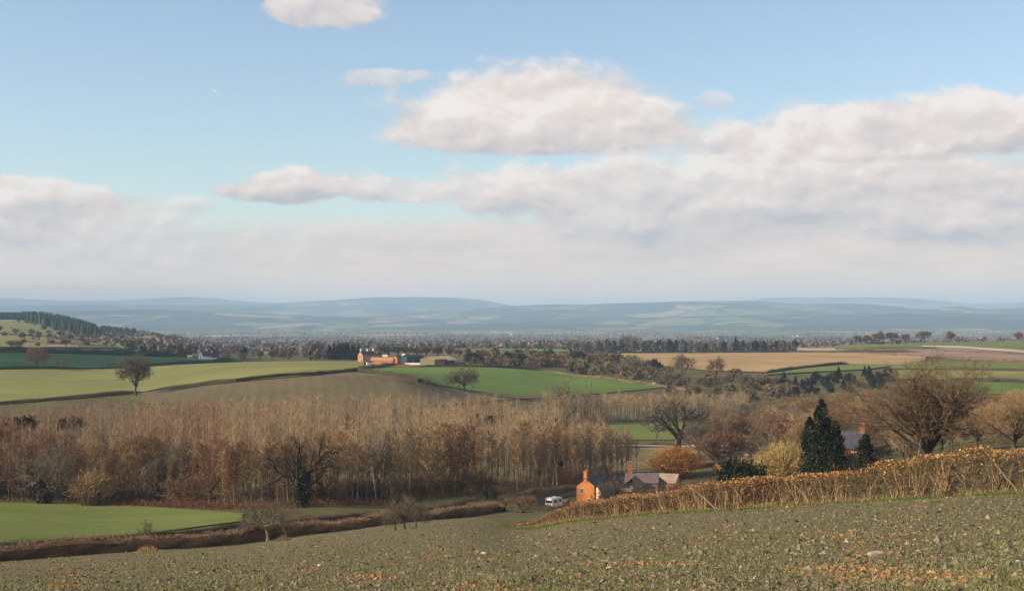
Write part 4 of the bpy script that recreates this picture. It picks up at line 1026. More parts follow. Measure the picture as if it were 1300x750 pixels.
# scrub on the slope behind the wheat field: each bush by itself
SCR = [evergreen_bush('scrub_%d' % i, 180 + i, 2.6, 2.4, 700, .75, m, 14, 0, .5) for i, m in enumerate((M_scrub, M_scrub, M_dkgreen))] + [twiggy_bush('scrub_bare', 190, 2.6, 4.5, M_twig, 300, (5, .8, .09))]
r3 = random.Random(21); sp = []
while len(sp) < 160:
    px = r3.uniform(596, 850); y0 = ip(px, (596, 880), (700, 880), (760, 840), (850, 790)); y1 = ip(px, (596, 1010), (700, 1090), (760, 1070), (850, 900))
    Y = r3.uniform(y0, y1); sp.append((px, Y))
for _ in range(80):
    px = r3.uniform(835, 1010); y0 = ip(px, (835, 700), (930, 660), (1010, 690)); y1 = ip(px, (835, 860), (930, 850), (1010, 780)); sp.append((px, r3.uniform(y0, y1)))
for px, Y in sorted(sp, key=lambda a: a[1]):
    k = r3.choice((0, 0, 1, 1, 3, 2) if px < 835 else (0, 3, 3, 3, 1)); s = r3.uniform(.7, 1.3) if px < 835 else r3.uniform(.5, 1.1)
    place(('scrub_bush', SCR[k][1:] if k < 3 else SCR[k]), G(px, Y), ('olive scrub bush', 'olive scrub bush', 'dark evergreen scrub bush', 'bare twiggy scrub bush')[k] + (' on the slope between wheat and stubble' if px < 835 else ' in the rough ground below the stubble'), 'bush', ('olive scrub bushes', 'olive scrub bushes', 'dark scrub bushes', 'bare scrub bushes')[k] + (' beside the wheat' if px < 835 else ' below the stubble'), r3.uniform(0, 6), (s * 1.1, s * 1.1, s))
# young conifers on the right slope
for k in range(64):
    px = r3.uniform(992, 1135); Y = r3.uniform(690, 800); s = r3.uniform(.32, .58)
    if k % 5 < 3: place(('young_evergreen', YEW[k % 3]), G(px, Y), 'bushy dark evergreen in the small plantation below the stubble', 'bush', 'bushy evergreens below the stubble', k, (s * 1.5, s * 1.5, s * 1.6)); continue
    place(('young_conifer', SPR[k % 2]), G(px, Y), 'young dark conifer in the small plantation below the stubble', 'tree', 'young conifers below the stubble', k, (s * 1.9, s * 1.9, s))

# trees of the far dark wood: one by one
FW = [evergreen_bush('far_tree_%d' % i, 200 + i, 3.2, 5.2, 420, 1.3, m, 14, .15, .5) for i, m in enumerate((M_dkgreen, M_farwood, M_farwood))]
for k in range(110):
    px = r3.uniform(726, 1010); Y = r3.uniform(1330, 1430); s = r3.uniform(.85, 1.15) * (1.0 if px < 880 else .85)
    place(('wood_tree', FW[k % 3]), G(px, Y), ('dark evergreen tree', 'dim brown tree', 'dim brown tree')[k % 3] + ' in the far wood along the top of the stubble', 'tree', ('evergreens', 'brown trees', 'brown trees')[k % 3] + ' of the far wood', k, s)
# dark trees behind the shaded field and by the farms
for k in range(80):
    px = r3.uniform(150, 440); Y = r3.uniform(1120, 1330) if px < 330 else r3.uniform(980, 1150); s = r3.uniform(.5, .85)
    place(('wood_tree', FW[1 + k % 2] if k % 6 else FW[0]), G(px, Y), ('dim brown tree' if k % 6 else 'dark evergreen tree') + ' in the belt behind the white farmhouse', 'tree', ('brown trees' if k % 6 else 'evergreens') + ' behind the white farmhouse', k, s)
for k in range(18):
    px = 418 + k * 2.2 + r3.uniform(-1, 1); Y = r3.uniform(985, 1015); H = up(px, Y, r3.uniform(434, 441))
    put(SPR[k % 2], 'conifer_tree', px, Y, 12.0, H, 'dark conifer in the clump left of the farmhouse', 'conifers beside the farm', k, 1.1)
for px, lab in [(330, 'pinkish bare tree left of the dark conifer clump'), (345, 'dim bare tree in the farm hedge'), (360, 'grey bare tree in the farm hedge left of the conifers'), (402, 'reddish bare tree just left of the dark conifers')]:
    put(FARTREE[px % 3], 'bare_tree', px, 1010, 14.0, up(px, 1010, 443 if px != 402 else 432), lab, None, px, 1.0)
for px, tp in [(485, 436), (494, 439), (506, 437), (518, 438), (530, 440), (541, 436), (556, 438), (571, 439), (583, 442), (594, 440), (606, 443), (617, 444), (628, 440)]:
    put(FARTREE[px % 3], 'bare_tree', px, 1080, 14.0, up(px, 1080, tp), 'bare pinkish tree in the row behind the farm buildings', 'trees behind the farm', px, 1.0)
place(('poplar_tree', conifer('poplar', 95, 12.0, 1.6, 900, .6, M_twigred, 9, .9, .05, -.3)), G(241, 1052), 'narrow reddish tree behind the white cottage', 'tree', None, 0, (1, 1, .95))

# far left hill: hedgerow trees and the conifer wood on its brow
for k in range(34):
    px, py = [(0,421),(6,428),(12,440),(20,425),(28,431),(40,424),(30,438),(36,412),(44,414),(50,430),(56,420),(62,425),(66,438),(72,421),(76,428),(82,423),(90,431),(98,430),(104,436),(112,431),(122,432),(70,412),(58,409),(84,417),(92,419),(100,421),(14,442),(24,443),(48,441),(84,441),(110,441),(136,436),(146,438),(160,439)][k]
    Y = depth(px, py, 1250, 2200)
    put(FARTREE[k % 3], 'bare_tree', px, Y, 14.0, r3.uniform(5, 8.5), 'small bare tree dotted over the far left hill', 'trees on the far left hill', k, r3.uniform(1.0, 1.4))
cw = MB(); rg = np.random.default_rng(77)
for _ in range(1500):
    px = rg.uniform(-120, 170); 
    top = ip(px, (-120, 401), (0, 396), (22, 396), (45, 393), (70, 397), (100, 404), (122, 411), (126, 419), (155, 425), (170, 428))
    bot = ip(px, (-120, 405), (0, 406), (30, 407), (45, 412), (70, 421), (110, 426), (125, 427), (170, 430))
    py = rg.uniform(top + 4, max(bot, top + 5)); Y = depth(px, py, 1500, 2500) if px < 128 else rg.uniform(1850, 2300)
    p = G(px, Y); H = min(rg.uniform(13, 19), max(7, (float(pyof(px, Y)) - top) * Y / F)); R = H * .2
    an = np.arange(6) * PI / 3 + rg.uniform(0, 1)
    for j, (zb, zt, rr) in enumerate(((.12, .6, 1.0), (.38, .82, .75), (.62, 1.0, .5))):
        ring = np.stack([p.x + np.cos(an) * R * rr * rg.uniform(.8, 1.2, 6), p.y + np.sin(an) * R * rr * rg.uniform(.8, 1.2, 6), np.full(6, p.z + H * zb)], -1)
        V = np.concatenate([ring, [[p.x, p.y, p.z + H * zt]]]); i = np.arange(6)
        cw.add(V, np.stack([i, (i + 1) % 6, np.full(6, 6)], -1), rg.uniform(0, 1))
tag(cw.build('conifer_wood', M_pine), 'dark conifer wood on the brow of the far left hill', None, None, 'stuff')

# hedges, copses and woods of the plain: one far-off mass
pl = MB(); rg = np.random.default_rng(78)
def tuft(P, H, R, m, n=12, tc=.5):
    k = len(P); i = np.repeat(np.arange(k), n)
    D = rdir(k * n, rg); D[:, 2] = np.abs(D[:, 2]); rad = rg.uniform(.3, 1, k * n) ** .5
    Q = P[i] + D * (rad[:, None] * np.stack([R[i], R[i], H[i]], -1))
    t = np.clip(tc + np.repeat(rg.normal(0, .10, k), n) + rg.uniform(0, .2, k * n), 0, 1)
    leaves(pl, Q, (R[i] * .9), rg, t, m)
for _ in range(320):
    Y = math.exp(rg.uniform(math.log(1450), math.log(9500))); px = rg.uniform(-80, 1380)
    if px < 170 and Y < 2600: continue
    if px > 1060 and Y < 1900: continue
    if 690 < px < 1060 and Y < 1480: continue
    a = rg.normal(0, .5) + (PI if rg.random() < .5 else 0); L = rg.uniform(60, 420) * (1 + Y / 5000)
    n = int(L / 5.5 * rg.uniform(.5, 1)); tc = rg.uniform(0, .8); s = rg.uniform(-.5, .5, n) * L; c = G(px, Y)
    wood = rg.random() < .25
    x = c.x + np.cos(a) * s + rg.normal(0, 2 + 30 * wood, n); y = c.y + np.sin(a) * s + rg.normal(0, 2 + 60 * wood, n)
    H = rg.uniform(2.5, 7.0, n) * (1.15 if wood else 1); 
    P = np.stack([x, y, zat(x, y)], -1)
    tuft(P, H, H * rg.uniform(.6, 1.1, n), 1 if rg.random() < .06 else 0, 9 if Y < 4000 else 6, tc)
tag(pl.build('distant_woods', [M_farwood, M_dkgreen]), 'hazy hedges and copses of the far plain', None, None, 'stuff')
# ================================================================== hedges
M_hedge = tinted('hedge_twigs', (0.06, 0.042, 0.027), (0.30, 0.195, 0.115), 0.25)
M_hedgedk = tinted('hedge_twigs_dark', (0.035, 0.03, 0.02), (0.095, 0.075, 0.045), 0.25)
M_hedgegrn = tinted('hedge_green', (0.018, 0.03, 0.014), (0.05, 0.065, 0.03), 0.25)
M_beech = tinted('beech_leaves', (0.10, 0.055, 0.024), (0.32, 0.175, 0.07), 0.15, c2=(0.56, 0.35, 0.16))
M_stem = tinted('hedge_stems', (0.11, 0.07, 0.038), (0.44, 0.30, 0.165), 0.1)
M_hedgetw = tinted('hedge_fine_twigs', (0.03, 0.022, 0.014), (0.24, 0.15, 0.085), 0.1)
def hedge(label, pts, h, w, seed, mat=None, per_m=60, bw=.035, rough=.25, cat='hedge', group=None, bl=.45):
    """clipped hedge: a woody core under a coat of fine sprigs"""
    rng = np.random.default_rng(seed); mb = MB()
    P = np.array([[p.x, p.y, p.z] for p in pts]); n = len(P)
    d = unit(np.gradient(P[:, :2], axis=0)); nr = np.stack([-d[:, 1], d[:, 0]], -1)
    tp = np.clip(np.minimum(np.arange(n), np.arange(n)[::-1]) / 2.0, .12, 1) ** .6
    hv = tp * h * (1 + rough * (rng.uniform(-1, 1, n) * .5 + np.sin(np.arange(n) * .37 + seed) * .5)); wv = tp * w * (1 + rough * rng.uniform(-.7, .7, n))
    prof = [(-.42, -.1), (-.5, .35), (-.42, .8), (-.15, .97), (.15, .97), (.42, .8), (.5, .35), (.42, -.1)]
    rings = []
    for a, b in prof:
        j = rng.normal(0, .05, n)
        xy = P[:, :2] + nr * ((a * .86 + j) * wv)[:, None]
        rings.append(np.stack([xy[:, 0], xy[:, 1], P[:, 2] + b * hv * .86 * (1 + rng.normal(0, .05, n))], -1))
    V = np.stack(rings, 1); k = len(prof); idx = np.arange(n * k).reshape(n, k)
    q = np.stack([idx[:-1, :-1], idx[1:, :-1], idx[1:, 1:], idx[:-1, 1:]], -1).reshape(-1, 4)
    mb.add(V.reshape(-1, 3), q, rng.uniform(0, .5, n * k))
    L = np.linalg.norm(np.diff(P[:, :2], axis=0), axis=1).sum(); m = int(L * per_m)
    s = rng.uniform(0, n - 1.001, m); i = s.astype(int); f = (s - i)[:, None]
    C = P[i] * (1 - f) + P[i + 1] * f; N = nr[i]; hh = hv[i]; ww = wv[i]
    a = rng.uniform(-.5, .5, m); b = rng.uniform(0, 1, m); side = rng.random(m) < .55
    a = np.where(side, np.sign(a) * rng.uniform(.36, .5, m), a); b = np.where(side, b, rng.uniform(.82, .97, m))
    Q = np.stack([C[:, 0] + N[:, 0] * a * ww, C[:, 1] + N[:, 1] * a * ww, C[:, 2] + b * hh], -1)
    D = unit(np.stack([N[:, 0] * np.sign(a) * np.where(side, .7, .1), N[:, 1] * np.sign(a) * np.where(side, .7, .1), np.full(m, .55)], -1) + rdir(m, rng) * .75)
    blades(mb, Q, D, bl * rng.uniform(.4, 1.2, m), bw, rng, np.clip(.12 + .6 * b + rng.normal(0, .2, m), 0, 1))  # tint pales with height: sunlit top and shaded foot put in the colour
    return tag(mb.build('hedge', mat or M_hedge), label, cat, group)

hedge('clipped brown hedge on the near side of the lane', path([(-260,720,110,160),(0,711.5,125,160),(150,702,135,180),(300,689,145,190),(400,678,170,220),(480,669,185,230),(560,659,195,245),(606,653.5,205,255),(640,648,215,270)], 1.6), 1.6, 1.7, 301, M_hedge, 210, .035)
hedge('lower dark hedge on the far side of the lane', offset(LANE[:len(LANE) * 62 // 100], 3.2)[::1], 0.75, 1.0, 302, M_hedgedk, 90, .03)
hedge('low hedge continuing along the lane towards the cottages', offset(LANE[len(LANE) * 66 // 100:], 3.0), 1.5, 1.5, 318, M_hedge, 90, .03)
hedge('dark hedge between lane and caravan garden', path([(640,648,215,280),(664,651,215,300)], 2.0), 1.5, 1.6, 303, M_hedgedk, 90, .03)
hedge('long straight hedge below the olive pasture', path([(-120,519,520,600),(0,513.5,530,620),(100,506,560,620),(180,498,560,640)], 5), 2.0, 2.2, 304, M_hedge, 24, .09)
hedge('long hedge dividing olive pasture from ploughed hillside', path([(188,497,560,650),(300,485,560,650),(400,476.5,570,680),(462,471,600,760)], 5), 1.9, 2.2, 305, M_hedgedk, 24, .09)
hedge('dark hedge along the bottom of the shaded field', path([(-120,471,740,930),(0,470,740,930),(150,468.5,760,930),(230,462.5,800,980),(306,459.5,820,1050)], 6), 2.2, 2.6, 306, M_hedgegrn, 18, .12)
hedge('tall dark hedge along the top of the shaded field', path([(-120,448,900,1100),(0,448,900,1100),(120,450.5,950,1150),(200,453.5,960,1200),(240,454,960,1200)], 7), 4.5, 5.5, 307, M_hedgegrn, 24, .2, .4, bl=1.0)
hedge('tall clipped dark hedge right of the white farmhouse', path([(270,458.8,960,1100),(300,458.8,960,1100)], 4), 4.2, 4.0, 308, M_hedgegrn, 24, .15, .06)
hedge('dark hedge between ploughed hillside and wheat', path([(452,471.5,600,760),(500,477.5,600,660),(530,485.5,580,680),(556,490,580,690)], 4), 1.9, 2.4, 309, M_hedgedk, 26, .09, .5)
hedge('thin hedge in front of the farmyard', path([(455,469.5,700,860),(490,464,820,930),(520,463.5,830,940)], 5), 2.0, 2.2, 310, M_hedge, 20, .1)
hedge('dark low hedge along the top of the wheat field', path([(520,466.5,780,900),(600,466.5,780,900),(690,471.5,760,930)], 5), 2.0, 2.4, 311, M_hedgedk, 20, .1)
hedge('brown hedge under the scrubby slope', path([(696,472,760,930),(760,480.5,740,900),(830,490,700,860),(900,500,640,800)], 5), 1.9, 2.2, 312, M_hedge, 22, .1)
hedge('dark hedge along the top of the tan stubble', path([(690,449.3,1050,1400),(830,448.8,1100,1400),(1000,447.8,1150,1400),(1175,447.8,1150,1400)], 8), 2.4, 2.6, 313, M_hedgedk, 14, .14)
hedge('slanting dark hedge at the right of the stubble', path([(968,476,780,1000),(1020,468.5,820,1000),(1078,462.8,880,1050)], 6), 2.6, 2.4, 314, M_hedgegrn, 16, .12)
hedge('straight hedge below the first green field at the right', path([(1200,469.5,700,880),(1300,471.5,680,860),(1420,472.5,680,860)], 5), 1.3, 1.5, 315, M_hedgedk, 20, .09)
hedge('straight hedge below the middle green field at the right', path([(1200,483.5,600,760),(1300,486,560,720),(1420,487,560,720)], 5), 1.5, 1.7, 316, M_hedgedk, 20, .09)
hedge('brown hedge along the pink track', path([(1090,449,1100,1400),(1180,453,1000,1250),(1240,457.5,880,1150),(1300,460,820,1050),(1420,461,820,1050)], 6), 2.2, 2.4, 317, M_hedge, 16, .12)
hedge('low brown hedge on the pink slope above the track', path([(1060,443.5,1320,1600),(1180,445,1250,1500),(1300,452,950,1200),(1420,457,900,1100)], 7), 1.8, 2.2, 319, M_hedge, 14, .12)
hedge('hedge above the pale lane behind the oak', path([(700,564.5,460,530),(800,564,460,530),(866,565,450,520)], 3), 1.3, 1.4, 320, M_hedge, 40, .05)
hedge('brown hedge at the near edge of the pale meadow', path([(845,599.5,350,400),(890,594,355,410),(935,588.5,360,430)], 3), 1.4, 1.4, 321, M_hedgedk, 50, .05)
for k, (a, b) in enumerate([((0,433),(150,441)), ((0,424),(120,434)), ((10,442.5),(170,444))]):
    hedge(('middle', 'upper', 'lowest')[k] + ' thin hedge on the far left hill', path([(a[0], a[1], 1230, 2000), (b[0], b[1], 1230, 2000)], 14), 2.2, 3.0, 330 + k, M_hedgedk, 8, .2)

# ---- the tall hedge beside the near field: every part close enough to read
def near_hedge():
    pts = [(1460,622,47),(1400,624,50),(1300,627.5,56),(1225,630.5,59),(1150,634.5,62.5),(1070,639,66.5),(1000,643.5,70.5),(930,648,76.5),(850,652,87),(795,655.5,97),(740,660,107),(700,666,124),(655,672,148)]
    C = [G(px, Y) for px, py, Y in pts]
    P = []
    for a, b in zip(C[:-1], C[1:]):
        n = max(1, int((b - a).length / .5)); P += [a.lerp(b, i / n) for i in range(n)]
    P.append(C[-1]); P = [Vector((p.x, p.y, float(zat(p.x, p.y)))) for p in P]
    for _ in range(6): P = [P[0]] + [(P[i-1] + P[i] * 2 + P[i+1]) / 4 for i in range(1, len(P) - 1)] + [P[-1]]
    P = np.array([[p.x, p.y, p.z] for p in P]); P[:, 2] = zat(P[:, 0], P[:, 1])
    n = len(P); rng = np.random.default_rng(401)
    px = 650 + F * P[:, 0] / P[:, 1]
    top = np.interp(px, [655, 690, 700, 740, 790, 850, 900, 950, 1000, 1070, 1110, 1130, 1180, 1225, 1250, 1300, 1460], [669, 659, 652, 637, 629, 624, 612, 607, 604, 596.5, 589, 585, 578, 573.5, 569, 568.5, 566])
    base = HY - F * P[:, 2] / P[:, 1]
    sa = np.arange(n) * .5; H = np.maximum((base - top) / F * P[:, 1], .5) * (1 + rng.normal(0, .02, n) + .05 * np.sin(sa * .9) * np.sin(sa * .37 + 1) + .04 * np.sin(sa * 2.3))
    d = unit(np.gradient(P[:, :2], axis=0)); nr = np.stack([-d[:, 1], d[:, 0]], -1)
    seg = np.linalg.norm(np.diff(P[:, :2], axis=0), axis=1); L = seg.sum(); cum = np.concatenate([[0], np.cumsum(seg)])
    def at(s):
        i = np.clip(np.searchsorted(cum, s, side='right') - 1, 0, n - 2); f = ((s - cum[i]) / np.maximum(seg[i], 1e-6))[:, None]
        return P[i] * (1 - f) + P[i + 1] * f, nr[i], d[i], H[i] * (1 - f[:, 0]) + H[i + 1] * f[:, 0]
    root = empty('hedge', C[0]); root.location = (0, 0, 0)
    tag(root, 'tall untrimmed brown hedge with bare stems along the near field', 'hedge')
    # stools of upright stems, uneven, with gaps between
    st = MB(); tw = MB(); lf = MB()
    s0 = 0.0; A = []; 
    stools = []
    while s0 < L:
        stools.append((s0, rng.choice([3, 9, 18, 30], p=[.3, .3, .25, .15]))); s0 += rng.uniform(.4, 1.7)
    ss = np.concatenate([np.full(k, s) for s, k in stools]); m = len(ss)
    c, N, D, h = at(np.clip(ss + rng.normal(0, .10, m), 0, L)); off = rng.normal(0, .22, m)
    p = c + np.stack([N[:, 0] * off, N[:, 1] * off, np.full(m, -.05)], -1)
    fan = rng.normal(0, .26, m); lean = rng.normal(0, .10, (m, 2)) + D[:, :2] * fan[:, None]
    cur = p; r = rng.uniform(.010, .026, m) * np.where(rng.random(m) < .12, 1.8, 1); tt = np.clip(rng.beta(2, 1.6, m), 0, 1)
    dirn = unit(np.stack([lean[:, 0], lean[:, 1], np.ones(m)], -1)); hh = h * rng.uniform(.7, .98, m)
    for k in range(5):
        dirn = unit(dirn + rng.normal(0, .17, (m, 3)) * [1, 1, .4]); nx = cur + dirn * (hh / 5 / np.maximum(dirn[:, 2], .5))[:, None]
        frustums(st, cur, nx, r * (1 - k * .13), r * (1 - (k + 1) * .13), 4, tt); cur = nx
    # a few laid limbs thrown across
    m2 = int(L * .9); c, N, D, h = at(rng.uniform(0, L, m2)); sg = np.where(rng.random(m2) < .5, -1, 1)
    cur = c + np.stack([N[:, 0] * rng.normal(.1, .2, m2), N[:, 1] * rng.normal(.1, .2, m2), h * rng.uniform(.15, .6, m2)], -1)
    dirn = unit(np.stack([D[:, 0] * sg, D[:, 1] * sg, rng.uniform(.1, 1.1, m2)], -1)); r = rng.uniform(.014, .034, m2); tt = rng.uniform(.3, 1, m2)
    for k in range(4):
        dirn = unit(dirn + rng.normal(0, .28, (m2, 3))); nx = cur + dirn * rng.uniform(.12, .34, m2)[:, None]; nx[:, 2] = np.minimum(nx[:, 2], c[:, 2] + h * .98)
        frustums(st, cur, nx, r * (1 - k * .18), r * (1 - (k + 1) * .18), 4, tt); cur = nx
    st.build('stem', M_stem, root)
    # fine twigs, thicker towards the top
    m = int(L * 430); c, N, D, h = at(rng.uniform(0, L, m)); b = rng.beta(2.2, 1.3, m); off = rng.normal(0, .26, m)
    Q = c + np.stack([N[:, 0] * off, N[:, 1] * off, h * b * .92], -1)
    blades(tw, Q, unit(rdir(m, rng) * .9 + [0, 0, .7]), rng.uniform(.15, .5, m), .011 + .004 * (c[:, 1] > 85), rng, np.clip(rng.normal(.45, .25, m), 0, 1))
    # tangle in the heart, tinted near black to put shade into the gaps
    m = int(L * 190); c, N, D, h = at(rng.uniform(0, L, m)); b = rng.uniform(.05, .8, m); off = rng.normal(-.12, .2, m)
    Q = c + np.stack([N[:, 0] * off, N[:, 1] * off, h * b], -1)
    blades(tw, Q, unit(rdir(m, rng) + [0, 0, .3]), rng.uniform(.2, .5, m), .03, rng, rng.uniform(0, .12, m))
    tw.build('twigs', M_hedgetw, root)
    # withered leaves: a band along the top and patches lower down
    m = int(L * 330); s = rng.uniform(0, L, m); c, N, D, h = at(s); patch = .5 + .5 * np.sin(s * .8 + 1.0) * np.sin(s * .31 + 2)
    b = np.where(rng.random(m) < .72, rng.beta(9, 1.2, m), rng.beta(2.5, 1.5, m)); keepm = ((b > .78) & (rng.random(m) < .35 + .65 * (.5 + .5 * np.sin(s * 1.7) * np.sin(s * .6)))) | (rng.random(m) < patch ** 2 * .9)
    off = rng.normal(0, .27, m); Q = c + np.stack([N[:, 0] * off, N[:, 1] * off, h * np.minimum(b * 1.01, 1.03)], -1)
    t = np.clip(rng.normal(.5, .26, m) + (b - .8) * .35, 0, 1)
    leaves(lf, Q[keepm], rng.uniform(.05, .11, m)[keepm], rng, t[keepm])
    lf.build('leaves', M_beech, root)
    # dead grass at its foot, green turf in front
    gr = MB(); s = rng.uniform(0, L, int(L * 330)); s = s[(.5 + .5 * np.sin(s * .55) * np.sin(s * .23 + 1)) > rng.random(len(s)) * .8]; m = len(s); c, N, D, h = at(s); off = rng.normal(.0, .33, m)
    side = np.sign((N * P[n // 2, :2] * -1).sum(1))   # towards the field
    Q = np.stack([c[:, 0] + N[:, 0] * off, c[:, 1] + N[:, 1] * off, np.zeros(m)], -1); Q[:, 2] = zat(Q[:, 0], Q[:, 1])
    hgt = rng.uniform(.12, .6, m) * (.5 + .5 * rng.random(m)) * np.interp(c[:, 1], [50, 80, 180], [.8, 1, 1.3])
    blades(gr, Q, unit(rng.normal(0, .28, (m, 3)) + [0, 0, 1]), hgt, .011 + .00012 * c[:, 1], rng, np.clip(rng.normal(.55, .25, m), 0, 1))
    tag(gr.build('dry_grass', M_dry), 'straw coloured dead grass at the foot of the near hedge', None, None, 'stuff')
    tf = MB(); m = int(L * 420); c, N, D, h = at(rng.uniform(0, L, m)); off = rng.normal(-.0, .5, m)
    w = np.interp(c[:, 1], [50, 110, 190], [1.3, 2.0, 2.4])
    toward = -c[:, :2] / np.linalg.norm(c[:, :2], axis=1, keepdims=True); sgn = np.sign((N * toward).sum(1))
    o = (np.abs(rng.normal(0, 1, m)) * .55 + .25) * w
    Q = np.stack([c[:, 0] + N[:, 0] * sgn * o, c[:, 1] + N[:, 1] * sgn * o, np.zeros(m)], -1); Q[:, 2] = zat(Q[:, 0], Q[:, 1]) + .02
    pat = (.5 + .5 * np.sin(Q[:, 0] * 1.3 + Q[:, 1] * .7) * np.sin(Q[:, 1] * 1.1 - Q[:, 0] * .5)) > rng.random(m) * .9
    Q = Q[pat]; k = len(Q)
    blades(tf, Q, unit(rng.normal(0, .45, (k, 3)) + [0, 0, 1]), rng.uniform(.08, .24, k), .014 + .0001 * Q[:, 1], rng, rng.uniform(0, 1, k))
    tag(tf.build('grass', M_turf), 'green turf verge along the near hedge', None, None, 'stuff')
M_turf = tinted('turf', (0.06, 0.088, 0.02), (0.15, 0.175, 0.055), 0.1)
near_hedge()
# ================================================================== the near field
def soil_colour():
    p = wpos(); x, y, z = sep(p)
    g = mixc(noise(p, 0.7, 5, .65).sm(.38, .62), (0.17, 0.125, 0.078), (0.128, 0.138, 0.054))
    g = mixc(noise(p, 6.0, 6, .7).sm(.40, .66), g, (0.18, 0.138, 0.09))
    g = mixc(noise(p, 11.0, 5, .7).sm(.50, .66), g, (0.055, 0.046, 0.032))
    g = mixc(noise(p, 3.2, 4, .7).sm(.54, .68), g, (0.085, 0.11, 0.035))
    rust = noise(vec(x * .6, y * .22, 4.0), 0.8, 3, .6).sm(.60, .66) * noise(p, 4.0, 5, .7).sm(.46, .6)
    g = mixc(rust, g, (0.26, 0.115, 0.045))
    return mixc(y.sm(90, 230) * 0.55, g, (0.105, 0.115, 0.045))
def soil_bump():
    p = wpos(); return (noise(p, 5.0, 7, .7) + noise(p, 17.0, 4, .6) * .4, 0.9, 0.12)
M_soil = material('crop_soil', soil_colour, 0.95, 0.08, soil_bump)
EDGE = [(-330,722,110,165),(0,713.5,120,160),(150,704.5,130,180),(300,692,140,190),(400,680.5,165,220),(480,671.5,180,230),(560,661.5,190,245),(606,656,200,255),(630,664,170,225),(655,673,125,165),(700,666,110,150),(740,661,100,125),(795,656.5,90,110),(850,653,80,95),(930,649,70,90),(1000,644.5,62,80),(1070,640,60,75),(1150,635.5,56,70),(1225,631.5,52,66),(1300,628.5,48,62),(1620,621,40,60)]
ex, ey = line(EDGE)
def near_sheet():
    nu, nv = 260, 120
    u = np.linspace(-330, 1620, nu); y1 = np.interp(u, ex, ey); t = np.linspace(0, 1, nv)
    Y = np.exp(np.log(6.0) * (1 - t)[None] + np.log(y1)[:, None] * t[None]); X = (u[:, None] - 650) / F * Y
    rg = np.random.default_rng(9)
    Z = zat(X, Y) + .05 + .012 * np.sin(X * 2.1 + 1) * np.sin(Y * 1.7)
    idx = np.arange(nu * nv).reshape(nu, nv); q = np.stack([idx[:-1, :-1], idx[1:, :-1], idx[1:, 1:], idx[:-1, 1:]], -1).reshape(-1, 4)
    tag(MB().add(np.stack([X, Y, Z], -1).reshape(-1, 3), q).build('field', M_soil, None, True), 'sloping near field of thin winter crop on cloddy soil', None, None, 'structure')
near_sheet()
def scatter(n, rng, lo=742.0, power=1.0, near=13.0):
    """points on the near field, about evenly many per patch of the view"""
    px = rng.uniform(-150, 1450, n); y1 = np.interp(px, ex, ey); pe = pyof(px, y1)
    # march: distance for a row is found on a per-column table
    yg = np.exp(np.linspace(math.log(near), math.log(260), 220)); out = np.zeros(n)
    cols = np.arange(-150, 1451, 10); tab = np.array([pyof(np.full(220, c), yg) for c in cols])
    py = pe + (815 - pe) * rng.random(n) ** power
    ci = np.clip(((px + 150) / 10).astype(int), 0, len(cols) - 1)
    for c in range(len(cols)):
        m = ci == c
        if m.any():
            row = tab[c]; o = np.argsort(row); out[m] = np.interp(py[m], row[o], yg[o])
    Y = np.minimum(out, y1 - .15); X = (px - 650) / F * Y
    return np.stack([X, Y, zat(X, Y) + .05], -1)
M_shoot = tinted('crop_shoots', (0.062, 0.09, 0.028), (0.175, 0.205, 0.072), 0.1, c2=(0.31, 0.30, 0.155))
M_clod = tinted('clods', (0.035, 0.027, 0.02), (0.14, 0.105, 0.072), 0.1, c2=(0.30, 0.235, 0.165))
M_rust = tinted('rust_clods', (0.12, 0.06, 0.03), (0.26, 0.13, 0.06), 0.1, c2=(0.42, 0.24, 0.12))
M_straw = tinted('straw', (0.26, 0.19, 0.10), (0.52, 0.42, 0.27), 0.1)
rg = np.random.default_rng(500)
def lumps(mb, P, R, rng, tint, m=0, flat=.6):
    n = len(P); o = np.array([[1,0,0],[0,1,0],[-1,0,0],[0,-1,0],[0,0,1],[0,0,-1]], float)
    V = P[:, None] + o[None] * (R[:, None, None] * rng.uniform(.55, 1.35, (n, 6, 1))) * np.array([1, 1, flat]) + rng.normal(size=(n, 6, 3)) * (R * .2)[:, None, None]
    f = np.array([[0,1,4],[1,2,4],[2,3,4],[3,0,4],[1,0,5],[2,1,5],[3,2,5],[0,3,5]])
    mb.add(V.reshape(-1, 3), (f[None] + (np.arange(n) * 6)[:, None, None]).reshape(-1, 3), np.repeat(tint, 6), m)
